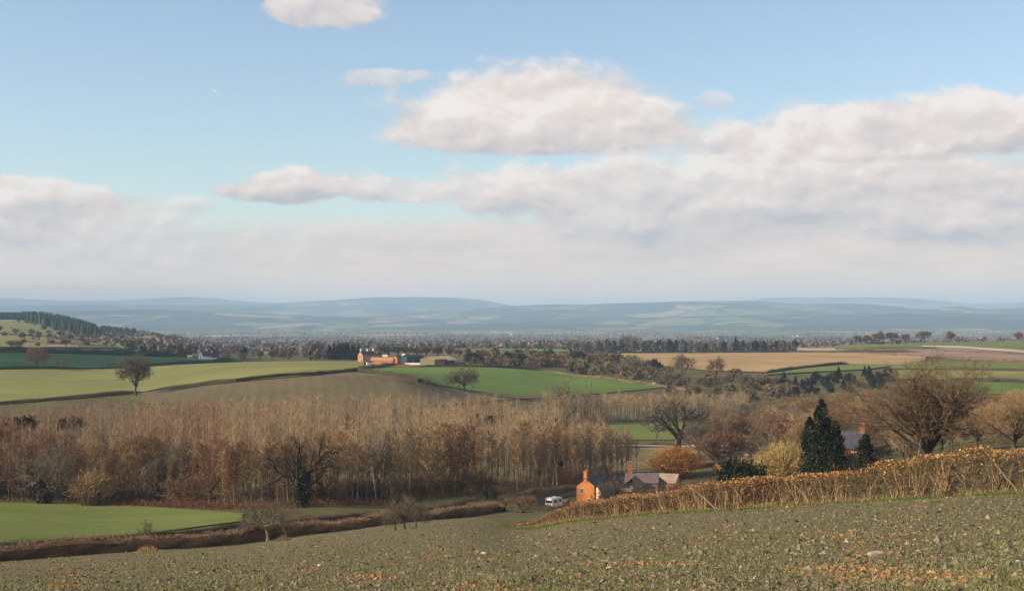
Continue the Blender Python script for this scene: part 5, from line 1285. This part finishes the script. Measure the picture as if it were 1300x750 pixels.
def crops():
    mb = MB(); P = scatter(62000, rg)
    v = .5 + .5 * np.sin(P[:, 0] * .9 + 1.5 * np.sin(P[:, 1] * .23)) * np.sin(P[:, 1] * .5 + P[:, 0] * .35)
    P = P[rg.random(len(P)) < .35 + .65 * v]; n = len(P)
    k = 4; Q = np.repeat(P, k, 0) + rg.normal(size=(n * k, 3)) * [.025, .025, 0]
    far = Q[:, 1]
    t = np.clip(np.repeat(rg.normal(.42, .22, n), k) + rg.normal(0, .15, n * k), 0, 1)
    blades(mb, Q, unit(rg.normal(0, .62, (n * k, 3)) + [0, 0, .75]), rg.uniform(.03, .085, n * k) * (1 + far / 160), .007 + .0002 * far, rg, t)
    tag(mb.build('winter_crop', M_shoot), 'thin green winter crop and weeds over the near field', None, None, 'stuff')
    mb = MB(); P = scatter(90000, rg, power=1.1); n = len(P)
    lumps(mb, P + [0, 0, -.01], np.minimum(rg.gamma(1.6, .0125, n), .08) * (1 + P[:, 1] / 130) + .006, rg, np.clip(rg.normal(.45, .25, n), 0, 1), 0)
    tag(mb.build('clods', M_clod), 'grey brown clods and small stones strewn over the near field', None, None, 'stuff')
    mb = MB(); P = scatter(90000, rg, power=1.15)
    a = np.sin(P[:, 0] * 1.1 + 2) * np.sin(P[:, 1] * .36 + .8 * np.sin(P[:, 0] * .5)) + .5 * np.sin(P[:, 0] * 2.7 + P[:, 1] * .9)
    P = P[(a + rg.normal(0, .3, len(P)) > .92 - .25 * np.sin(P[:, 0] * .13 + 1) * np.sin(P[:, 1] * .11)) & (rg.random(len(P)) < .8)]; n = len(P)
    lumps(mb, P, np.minimum(rg.gamma(2.0, .0105, n), .055) * (1 + P[:, 1] / 130) + .006, rg, np.clip(rg.normal(.5, .27, n), 0, 1), 0, .7)
    tag(mb.build('rusty_soil', M_rust), 'patches of rusty orange soil and dead leaves in the near field', None, None, 'stuff')
    mb = MB(); P = scatter(9000, rg); n = len(P)
    blades(mb, P + [0, 0, .03], unit(rg.normal(0, 1, (n, 3)) * [1, 1, .35] + [0, 0, .12]), rg.uniform(.03, .12, n), .007 + .00014 * P[:, 1], rg, rg.uniform(0, 1, n))
    tag(mb.build('straw_litter', M_straw), 'pale bits of stalk lying on the near field', None, None, 'stuff')
crops()
M_stone = tinted('stone', (0.30, 0.255, 0.19), (0.46, 0.40, 0.31), 0.25)
def stone_mesh(seed):
    import bmesh
    bm = bmesh.new(); bmesh.ops.create_icosphere(bm, subdivisions=2, radius=1.0); r = random.Random(seed)
    a = [(r.uniform(-1, 1), r.uniform(-1, 1), r.uniform(-1, 1), r.uniform(.4, .9)) for _ in range(9)]
    for v in bm.verts:
        for x, y, z, d in a:
            n_ = math.sqrt(x*x+y*y+z*z); dd = (v.co.x*x+v.co.y*y+v.co.z*z)/n_
            if dd > d: v.co -= Vector((x, y, z)) / n_ * (dd - d) * .9
        v.co.z *= .55
    me = bpy.data.meshes.new('stone'); bm.to_mesh(me); bm.free(); me.materials.append(M_stone)
    at_ = me.attributes.new('tint', 'FLOAT', 'POINT'); at_.data.foreach_set('value', [r.random() for _ in me.vertices])
    return me
STN = [stone_mesh(i) for i in range(3)]
for k, (px, py, wpx, lab) in enumerate([(1112, 708, 24, 'largest flat pale stone in the right of the near field'), (1158, 729, 8, 'small pale stone below the largest flat stone'), (1292, 717, 8, 'rounded pale stone near the right edge of the field'), (1241, 694, 6, 'tiny white stone in the right of the field above the rounded one'),
                                   (614, 705, 13, 'pale flat stone in the middle of the near field'), (775, 725, 12, 'long pale stone in the lower middle of the near field'), (406, 720, 11, 'tan clod like stone in the left half of the near field'), (945, 708, 6, 'small grey stone between the middle and the largest stone'),
                                   (1163, 741, 12, 'tan stone near the bottom edge of the photo at the right'), (1209, 712, 6, 'small oval stone right of the largest flat stone'), (258, 709, 5, 'tiny white stone left in the near field')]):
    Y = depth(px, py, 10, 160); r = wpx / 2 / F * Y
    place(('stone', [(None, STN[k % 3])]), G(px, Y) + Vector((0, 0, .05 + r * .2)), lab, 'stone', 'pale stones in the near field', k * 1.3, (r * 1.05, r * .8, r * .75))
mb = MB(); n = 900; p = GP(360, 689, 140, 185)
a = rg.uniform(0, 6.283, n); s = np.sqrt(rg.random(n)); hgt = (1 - s**2) * .55
P = np.stack([p.x + np.cos(a) * s * .85, p.y + np.sin(a) * s * .7, p.z + hgt * rg.random(n)], -1)
blades(mb, P, unit(rg.normal(0, .6, (n, 3)) + [0, 0, .8]), rg.uniform(.1, .3, n), .03, rg, rg.uniform(0, 1, n))
tag(mb.build('dead_weed_clump', tinted('weed_pink', (0.14, 0.09, 0.065), (0.34, 0.235, 0.18), .1)), 'low pinkish clump of dead weeds right of the pale trunked tree', 'weeds')
mb = MB(); n = 700; p = GP(188, 703, 120, 185)
a = rg.uniform(0, 6.283, n); s = np.sqrt(rg.random(n)); P = np.stack([p.x + np.cos(a) * s * 1.1, p.y + np.sin(a) * s * .7, p.z + (1 - s**2) * .6 * rg.random(n)], -1)
blades(mb, P, unit(rg.normal(0, .5, (n, 3)) + [0, 0, .8]), rg.uniform(.1, .35, n), .03, rg, rg.uniform(0, 1, n))
tag(mb.build('dead_weed_clump', M_dry), 'straw coloured grass clump in front of the lane hedge', 'weeds')
# a bare sapling in the lane hedge
put(HAW[1], 'sapling', 186, GP(186, 698, 130, 185).y, 5.0, 3.6, 'thin bare sapling rising from the lane hedge', None, 0, .6)
# ================================================================== buildings
def brick(name, c0, c1, mortar=(0.30, 0.25, 0.20)):
    def f():
        n = S.nt.nodes.new('ShaderNodeTexBrick'); S.nt.links.new(coord('Object').s, n.inputs['Vector'])
        x, y, z = sep(coord('Object')); v = vec(x + y, z, 0.0); S.nt.links.new(v.s, n.inputs['Vector'])
        n.inputs['Color1'].default_value = (*c0, 1); n.inputs['Color2'].default_value = (*c1, 1); n.inputs['Mortar'].default_value = (*mortar, 1)
        n.inputs['Scale'].default_value = 2.2; n.inputs['Mortar Size'].default_value = 0.012
        return mixc(noise(coord('Object'), .9, 5, .65).sm(.4, .72) * .45, S(n.outputs[0]), (c0[0] * .55, c0[1] * .5, c0[2] * .5))
    return material(name, f, .9, .1)
def tiles(name, a, b):
    def f():
        c = mixc(noise(coord('Object'), .7, 5, .65).sm(.35, .7), a, b)
        x, y, z = sep(coord('Object')); k = S.op('SINE', z * 22.0) * .12 + 1.0
        return mixc(1.0, c, vec(k, k, k), 'MULTIPLY')
    return material(name, f, .8, .2)
M_brick = brick('brick_orange', (0.50, 0.17, 0.05), (0.58, 0.22, 0.07), (0.42, 0.27, 0.15))
M_brickdim = brick('brick_red', (0.30, 0.11, 0.055), (0.36, 0.14, 0.07))
M_slate = tiles('slate', (0.045, 0.048, 0.06), (0.075, 0.075, 0.085)); M_slatepurple = tiles('tiles_purple', (0.12, 0.085, 0.085), (0.17, 0.12, 0.11))
M_tan = tiles('tiles_tan', (0.25, 0.19, 0.13), (0.33, 0.26, 0.18)); M_tileorange = tiles('tiles_orange', (0.36, 0.17, 0.08), (0.42, 0.22, 0.11))
def weathered(name, a, b, rough=.85): return material(name, lambda: mixc(noise(coord('Object'), 1.3, 6, .65).sm(.35, .72), a, b), rough, .15)
M_board = weathered('boards_black', (0.022, 0.022, 0.026), (0.045, 0.042, 0.042)); M_white = weathered('render_white', (0.74, 0.71, 0.64), (0.62, 0.58, 0.50))
M_cream = weathered('cream_paint', (0.62, 0.52, 0.36), (0.52, 0.42, 0.28)); M_ochre = weathered('ochre_wall', (0.55, 0.34, 0.10), (0.45, 0.26, 0.08))
M_olivewall = weathered('sheet_olive', (0.14, 0.135, 0.075), (0.20, 0.18, 0.105)); M_brickpink = brick('brick_pink', (0.42, 0.22, 0.14), (0.48, 0.27, 0.18)); M_sheetgreen = weathered('sheet_green', (0.03, 0.06, 0.055), (0.045, 0.075, 0.065))
M_roofpink = weathered('roof_sheet', (0.36, 0.24, 0.18), (0.44, 0.32, 0.25)); M_bluedk = weathered('sheet_blue', (0.035, 0.05, 0.075), (0.05, 0.065, 0.09))
M_glass = material('window_glass', (0.02, 0.025, 0.03), 0.08, 0.6); M_frame = material('window_frame', (0.65, 0.62, 0.55), .6, .3); M_metal = material('metal', (0.5, 0.5, 0.5), .4, .5)
M_doorm = material('door_wood', (0.06, 0.05, 0.04), .7, .2)

def house(label, cat, loc, rz, L, Wd, eave, rise, wall, roof, wins=(), chim=(), door=None, name='brick_house', over=.25, group=None, chm=None):
    """ridge along local x; front is local -y. wins: (face, along, z, w, h); chim: (x along the ridge, width, height)"""
    root = empty(name, loc, rz); tag(root, label, cat, group)
    x, y = L / 2, Wd / 2; b = -1.2
    w = MB(); V = [(-x,-y,b),(x,-y,b),(x,y,b),(-x,y,b),(-x,-y,eave),(x,-y,eave),(x,y,eave),(-x,y,eave),(-x,0,eave+rise),(x,0,eave+rise)]
    w.add(V, [[0,1,5,4],[2,3,7,6],[1,2,6,5],[3,0,4,7]]); w.add(V, [[4,7,8],[5,9,6]]); wo = w.build('wall', wall, root)
    r = MB(); sl = math.hypot(y, rise); ox = x + over; k = (y + over) / y; th = .13
    for s in (-1, 1):
        A = [(-ox, s * y * k, eave + rise * (1 - k)), (ox, s * y * k, eave + rise * (1 - k)), (ox, 0, eave + rise), (-ox, 0, eave + rise)]
        T = [(p[0], p[1], p[2] + th) for p in A]; A = [(p[0], p[1], p[2] + .02) for p in A]
        f = [[0,1,2,3],[4,5,6,7],[0,1,5,4],[1,2,6,5],[3,0,4,7]]
        r.add(A + T, f if s < 0 else [q[::-1] for q in f])
    ro = r.build('roof', roof, root)
    for cx, cw, ch in chim:
        c = MB(); c.box((cx, 0, eave + rise + ch / 2 - .4), (cw, cw * .8, ch + .8)); c.box((cx, 0, eave + rise + ch + .06), (cw * 1.2, cw, .16))
        co_ = c.build('chimney', chm or wall, ro)
        pmb = MB()
        for q in (-.25, .25): frustums(pmb, [[cx + q * cw, 0, eave + rise + ch + .1]], [[cx + q * cw, 0, eave + rise + ch + .55]], [.14], [.11], 8)
        pmb.build('chimney_pot', M_tileorange, ro)
    def opening(nm, face, a, z, ww, hh, fm, gm):
        m = MB(); g = MB(); t = .07
        def bx(mb, u, zz, du, dz, dep, out):
            if face in ('front', 'back'):
                s = -1 if face == 'front' else 1; mb.box((u, s * (y + out), zz), (du, dep, dz))
            else:
                s = -1 if face == 'left' else 1; mb.box((s * (x + out), u, zz), (dep, du, dz))
        for du in (-1, 1): bx(m, a + du * (ww / 2), z, t, hh + t, .08, .03)
        for dz in (-1, 1): bx(m, a, z + dz * hh / 2, ww - t, t, .078, .03)
        bx(m, a, z, .04, hh - t, .06, .025)
        bx(g, a, z, ww - t, hh - t, .03, .012)
        o = m.build(nm, fm, root); g.build('pane' if nm == 'window' else 'panel', gm, o)
    for face, a, z, ww, hh in wins: opening('window', face, a, z, ww, hh, M_frame, M_glass)
    if door: opening('door', door[0], door[1], 1.05, .95, 2.1, M_frame, M_doorm)
    return root

def at(px, Y, dz=0.0):
    p = G(px, Y); p.z += dz; return p
def onrow(px, Y, py):   # a spot whose ground line shows at photo row py
    p = G(px, Y); p.z = -(py - HY) / F * Y; return p

# the cottages in the valley
house('orange brick house with tall chimney on its gable beside the caravan', 'house', onrow(752, 334, 641), math.radians(64), 8.5, 4.5, 5.2, 1.6, M_brick, M_slate,
      [('left', .9, 3.9, .75, 1.1), ('left', -.9, 1.5, .8, 1.2), ('front', -1.8, 3.9, .8, 1.1), ('front', 1.8, 3.9, .8, 1.1), ('front', 1.8, 1.5, .9, 1.2)], [(-3.9, 1.0, 1.5)], ('front', -1.6))
house('low cream walled outhouse against the orange brick house', 'outhouse', onrow(768, 329, 640), math.radians(20), 3.6, 3.0, 3.6, .8, M_cream, M_slate, [('front', 0, 2.2, .9, 1.0)], (), None, 'outhouse')
house('red brick cottage with purple tiled roof and pots on its chimney', 'house', onrow(815, 352, 634), math.radians(-8), 8.0, 5.2, 4.6, 2.0, M_brickdim, M_slatepurple,
      [('front', -2.0, 3.4, .8, 1.0), ('front', 2.0, 3.4, .8, 1.0), ('left', 0, 3.3, .8, 1.0)], [(-2.9, 1.1, 2.6)], ('front', 0))
house('black boarded barn with pointed gable facing the hedge', 'barn', onrow(804, 338, 637), math.radians(78), 6.5, 4.6, 4.1, 1.9, M_board, M_slatepurple, [('left', 0, 3.9, .5, .5)], (), ('left', .9), 'boarded_barn')
house('small orange brick lean-to right of the black barn', 'outhouse', onrow(823, 340, 635), math.radians(12), 2.6, 2.4, 3.2, .6, M_brick, M_slatepurple, [('front', -.3, 1.9, .55, .7)], (), None, 'outhouse')
house('small ochre walled hut left of the black barn', 'hut', onrow(795, 331, 636), math.radians(8), 1.9, 1.6, 2.4, .5, M_ochre, M_tan, [('front', 0, 1.3, .5, .6)], (), None, 'hut')
house('dark blue clad shed behind the orange lean-to', 'shed', onrow(831, 356, 633), math.radians(65), 5.0, 4.4, 4.0, 1.4, M_bluedk, M_slate, (), (), ('left', 0), 'clad_shed')
house('low barn with wide tan tiled roof right of the cottages', 'barn', onrow(842, 368, 628), math.radians(-22), 8.0, 6.0, 3.6, 2.0, M_brickdim, M_tan, [('front', 1.5, 1.8, .9, .8)], (), ('front', -1.5), 'tiled_barn')
house('far brick cottage chimney end showing between bare alders', 'house', onrow(777, 372, 630), math.radians(75), 6.0, 4.2, 4.4, 1.7, M_brickdim, M_slate, [('left', 0, 3.0, .8, .9)], [(-2.4, 1.1, 2.2)], None, 'brick_house')
house('small orange brick shed beside the blue green evergreen', 'shed', GP(913, 600, 310, 400), math.radians(62), 4.0, 2.6, 2.2, 1.0, M_brick, M_slate, (), (), ('front', 0), 'brick_shed')
house('pinkish cabin with dark roof above the small evergreen', 'cabin', GP(951, 588, 330, 430), math.radians(55), 4.0, 3.0, 2.3, 1.0, M_roofpink, M_slate, [('left', 0, 1.4, .8, .8)], (), None, 'cabin')
house('white cabin left of the pinkish cabin', 'cabin', GP(936, 586, 330, 430), math.radians(15), 4.0, 2.6, 2.3, .7, M_white, M_slatepurple, [('front', .6, 1.4, .8, .7)], (), ('front', -1.0), 'cabin')
house('little tan hut at the end of the pale lane', 'hut', GP(925, 582, 340, 450), math.radians(25), 2.4, 2.2, 2.0, .8, M_cream, M_tileorange, [('front', 0, 1.2, .6, .5)], (), None, 'hut')
house('white garden hut beside the trunk of the big oak', 'hut', GP(890, 572, 400, 480), math.radians(25), 1.7, 1.4, 1.1, .5, M_white, M_roofpink, [('front', .4, .7, .4, .4)], (), None, 'hut')
house('brick house with dark blue slate roof between cypress and yew', 'house', onrow(1077, 245, 600), math.radians(-20), 6.0, 5.4, 4.6, 2.6, M_brickdim, M_slate, [('front', -1.2, 3.3, .8, 1.1), ('front', 1.2, 3.3, .8, 1.1), ('left', 0, 3.3, .8, 1.0)], [(2.4, .9, 1.0)], ('front', 0))
house('tan gabled wing of stone behind the slate roofed house', 'house', onrow(1090, 262, 600), math.radians(62), 6.0, 4.4, 5.2, 2.3, M_cream, M_tan, [('left', 0, 4.4, .8, 1.0)], (), None, 'stone_house')

put(UND[2], 'bare_shrub', 776, 322, 4.2, up(776, 322, 599), 'twiggy dark shrub tree between brick house and black barn', None, 0, .75, 'bush')
put(YEW[1], 'evergreen_bush', 786, 330, 6.0, 3.8, 'small dark evergreen bush against the black barn', None, 0, .8, 'bush')
for px, tp, k, lab in ((806, 612, 0, 'leftmost twiggy shrub between the near hedge and the cottages'), (836, 611, 2, 'middle twiggy shrub between the near hedge and the cottages'), (858, 606, 1, 'rightmost twiggy shrub between the near hedge and the cottages')):
    put(UND[k], 'bare_shrub', px, 300, 4.2, up(px, 300, tp), lab, None, px, .9, 'bush')
put(UND[1], 'bare_shrub', 1076, 212, 4.2, up(1076, 212, 562), 'rusty twiggy shrub tree in front of the slate roofed house', None, 1, .9, 'bush')
# the caravan
def caravan(loc, rz):
    root = empty('caravan', loc, rz); tag(root, 'white touring caravan parked beside the lane hedge', 'caravan')
    L, Wd, H, z0 = 4.2, 2.1, 1.95, .55
    prof = [(-L/2, .15), (-L/2 + .05, .9), (-L/2 + .3, H - .12), (-L/2 + .6, H), (L/2 - .5, H), (L/2 - .2, H - .15), (L/2, .85), (L/2 - .05, .12), (L/2 - .4, 0), (-L/2 + .4, 0)]
    n = len(prof); b = MB()
    V = [(a, -Wd/2, z0 + c) for a, c in prof] + [(a, Wd/2, z0 + c) for a, c in prof]
    i = np.arange(n); j = (i + 1) % n
    b.add(V, np.stack([i, i + n, j + n, j], -1))
    for s, o in ((0, 0), (1, n)):
        V2 = V[o:o+n] + [(0, (-1, 1)[s] * Wd/2, z0 + H/2)]
        f = np.stack([np.full(n, n), i, j], -1); b.add(V2, f if s == 0 else f[:, ::-1])
    b.build('body', M_white, root)
    for nm, c, s in (('window', (-1.0, -Wd/2 - .012, z0 + 1.25), (1.1, .02, .55)), ('window', (1.1, -Wd/2 - .012, z0 + 1.25), (.9, .02, .55)), ('window', (-L/2 - .002, 0, z0 + 1.2), (.03, 1.5, .55)), ('door', (.15, -Wd/2 - .012, z0 + .95), (.6, .02, 1.6))):
        g = MB(); g.box(c, s); g.build(nm, M_glass if nm == 'window' else M_cream, root)
    for s in (-1, 1):
        wm = MB(); frustums(wm, [[0.1, s * (Wd/2 - .22), .3]], [[.1, s * (Wd/2 + .0), .3]], [.31], [.31], 16); wm.add([(.1 + .31 * math.cos(a * PI / 8), s * (Wd/2 + .0), .3 + .31 * math.sin(a * PI / 8)) for a in range(16)] + [(.1, s * Wd/2, .3)], [[a, (a + 1) % 16, 16] for a in range(16)])
        wm.build('wheel', M_doorm, root)
    h = MB(); h.box((-L/2 - .55, 0, .42), (1.2, .12, .1)); h.box((-L/2 - .9, 0, .22), (.08, .08, .4)); h.build('tow_bar', M_metal, root)
caravan(onrow(703, 318, 645.0), math.radians(56))
house('low dark shed against the right end of the caravan', 'shed', onrow(715, 326, 644), math.radians(-20), 2.0, 2.0, 1.5, .3, M_brickdim, M_slatepurple, (), (), None, 'garden_shed')
def heap(label, px, Y, r, h, mat, name='straw_heap', cat='heap', seed=0, group=None):
    rng = np.random.default_rng(seed); p = G(px, Y); mb = MB(); k, m = 14, 6
    V = []
    for j in range(m):
        t = j / (m - 1); R = r * math.cos(t * PI / 2) ** .7
        V += [(p.x + math.cos(a * 2 * PI / k) * R * rng.uniform(.85, 1.15), p.y + math.sin(a * 2 * PI / k) * R * rng.uniform(.85, 1.15), p.z - .1 + h * math.sin(t * PI / 2)) for a in range(k)]
    idx = np.arange(k * m).reshape(m, k); q = np.stack([idx[:-1], np.roll(idx[:-1], -1, 1), np.roll(idx[1:], -1, 1), idx[1:]], -1).reshape(-1, 4)
    tag(mb.add(V, q, rng.uniform(0, 1, len(V))).build(name, mat), label, cat, group)
heap('pale pile of sawn wood under the black evergreen beside the lane', 640, 262, 1.2, .8, M_straw, 'log_pile', 'pile', 3)
heap('larger pale heap in the corner of the wheat field', 811, depth(811, 485, 700, 860), 1.3, .9, M_white, seed=1)
heap('smaller pale heap right of the tree at the wheat corner', 830, depth(830, 487, 700, 860), 1.1, .7, M_white, seed=2)

# the farm beyond the wheat field
FY = 955
house('tall pinkish brick farmhouse with dark roof and white chimneys', 'farmhouse', GP(466, 459.5, 800, 1010), math.radians(52), 13.0, 4.6, 5.0, 2.4, M_brickpink, M_slate, [('left', -1.0, 3.8, .9, 1.3), ('left', 1.0, 3.8, .9, 1.3), ('left', -1.0, 1.4, .9, 1.3), ('front', -4, 3.8, 1.0, 1.3), ('front', 0, 3.8, 1.0, 1.3), ('front', 4, 3.8, 1.0, 1.3)], [(-6.0, .9, 1.5), (.3, .9, 1.3), (6.0, .9, 1.5)], ('front', 2), 'farmhouse', chm=M_white)
house('long low orange brick cowshed in the farmyard', 'barn', GP(486, 463.2, 800, 1010), math.radians(-16), 15.0, 5.0, 2.9, 1.9, M_brick, M_tileorange, [('front', -5, 1.7, .8, .7), ('front', -1.5, 1.7, .8, .7), ('front', 3.5, 1.7, .8, .7)], (), ('front', 1.2), 'brick_barn')
house('small orange gabled barn between cowshed and silo', 'barn', GP(505, 461, 800, 1010), math.radians(60), 6.5, 3.4, 3.6, 1.9, M_brick, M_slatepurple, [('left', 0, 3.2, .6, .7)], (), ('left', 0), 'brick_barn')
house('dark blue steel barn behind the white yard wall', 'barn', GP(524, 461.5, 800, 1010), math.radians(57), 19.0, 5.0, 4.4, 1.4, M_bluedk, M_bluedk, (), (), ('front', -3), 'steel_barn')
house('largest farm shed with pale pink roof and dark green side', 'barn', GP(556, 463.2, 800, 1010), math.radians(56), 22.0, 11.5, 3.9, 1.5, M_olivewall, M_roofpink, (), (), ('front', 4), 'steel_barn')
house('lower olive lean-to behind the largest farm shed', 'barn', GP(571, 463, 800, 1010), math.radians(56), 9.0, 5.0, 3.0, 1.0, M_sheetgreen, M_roofpink, (), (), None, 'steel_barn')
house('small white roofed lean-to left of the orange gabled barn', 'shed', GP(488, 454, 800, 1010), math.radians(10), 4.0, 3.0, 2.4, 1.0, M_brickdim, M_white, (), (), None, 'farm_shed')
house('dark low shed at the right end of the farm', 'shed', GP(584, 463.5, 800, 1010), math.radians(-10), 6.0, 3.5, 2.0, .7, M_board, M_slate, (), (), None, 'farm_shed')
house('little dark implement shed at the left end of the cowshed', 'shed', GP(469, 463.5, 800, 1010), math.radians(14), 3.4, 3.0, 2.0, .7, M_white, M_slate, (), (), None, 'farm_shed')
sil = empty('silo', GP(513, 461, 800, 1010)); tag(sil, 'slim dark silo with white domed top beside the blue barn', 'silo')
m = MB(); frustums(m, [[0, 0, -.5]], [[0, 0, 5.0]], [1.5], [1.5], 20); m.build('tank', M_bluedk, sil)
m = MB(); frustums(m, [[0, 0, 5.0], [0, 0, 5.9]], [[0, 0, 5.9], [0, 0, 6.4]], [1.55, 1.2], [1.2, .25], 20); m.build('dome', M_white, sil)
def wall(label, a, b, h, t, mat, lift=0.0):
    A, B = a, b; d = B - A; c = (A + B) / 2; mb = MB(); L = math.hypot(d.x, d.y)
    n = max(1, int(L / 8)); 
    for i in range(n):
        p = A.lerp(B, (i + .5) / n); mb.box((p.x, p.y, float(zat(p.x, p.y)) + h / 2 - .3 + lift), (L / n + .002, t, h + .6), math.atan2(d.y, d.x))
    tag(mb.build('yard_wall', mat), label, 'wall')
wall('white low wall in front of the blue barn', GP(514, 463, 800, 1010), GP(536, 463, 800, 1010), 1.3, .3, M_white)
wall('reddish brick wall along the front of the farmyard', GP(502, 465, 800, 1010), GP(534, 465, 800, 1010), 1.1, .35, M_brickdim)
for k, (px, lab) in enumerate([(500, 'orange heap at the left of the farmyard wall'), (527, 'brown heap in front of the white farmyard wall'), (541, 'pinkish heap below the olive shed')]):
    heap(lab, px, 932, 2.6, 1.5, (M_tileorange, M_brickdim, M_roofpink)[k], 'muck_heap', 'heap', 10 + k)
put(BUSH[0], 'hawthorn_bush', 551, 925, 4.2, 4.0, 'dark bush in front of the olive farm shed', None, 0, 1.3, 'bush')
put(YEW[0], 'evergreen_bush', 480, 965, 6.0, 6.5, 'dark tree against the right end of the farmhouse', None, 0, 1.1, 'bush')
# the white farmhouse on the left
house('white farmhouse with steep left gable on the hedge line', 'farmhouse', onrow(259, 1030, 457.5), math.radians(58), 7.0, 4.6, 3.6, 3.4, M_white, M_slate, [('left', 0, 3.6, .9, 1.0), ('left', 0, 1.4, .9, 1.0)], [(2.5, .9, 1.4)], None, 'white_farmhouse', chm=M_white)
house('white gabled wing at the right of the white farmhouse', 'farmhouse', onrow(266, 1034, 457.5), math.radians(50), 6.0, 4.2, 3.2, 2.8, M_white, M_slate, [('left', 0, 1.6, .9, 1.0)], [(2.0, .8, 1.0)], None, 'white_farmhouse', chm=M_white)
house('lowest white wing of the farmhouse beside the tall dark hedge', 'farmhouse', onrow(272, 1036, 457.8), math.radians(48), 5.0, 3.8, 2.6, 2.4, M_white, M_slate, [('left', 0, 1.6, .8, .9)], (), None, 'white_farmhouse')
house('small white cottage under the narrow reddish tree', 'cottage', onrow(241, 1030, 456.5), math.radians(15), 3.4, 3.0, 2.4, .8, M_cream, M_white, [('front', -.8, 1.4, .7, .7)], (), ('front', .7), 'cottage')
# pole on the right hedge, and far white houses
pole = empty('utility_pole', GP(1247, 486, 560, 760)); tag(pole, 'thin wooden pole on the hedge of the right green fields', 'pole')
m = MB(); frustums(m, [[0, 0, -.4]], [[0, 0, 8.5]], [.16], [.11], 8); m.build('post', M_bark, pole)
m = MB(); m.box((0, 0, 8.0), (1.8, .12, .12)); m.build('crossarm', M_bark, pole)
put(BUSH[0], 'hawthorn_bush', 1258, depth(1258, 485, 560, 760), 4.2, 4.0, 'dark bush on the hedge beside the pole', None, 0, 1.1, 'bush')
r5 = random.Random(3)
for k, (px, Y) in enumerate([(248, 4800), (405, 3900), (520, 5200), (912, 4300), (1008, 5200), (1012, 5600), (1128, 5000), (1138, 4200), (1245, 4600), (1070, 4800), (650, 6000), (1180, 6200)]):
    house('tiny white house far out on the hazy plain', 'house', G(px, Y), r5.uniform(-.6, .9), 9, 6, 4, 2.5, M_white, M_slate, (), (), None, 'white_house', group='white houses on the far plain')
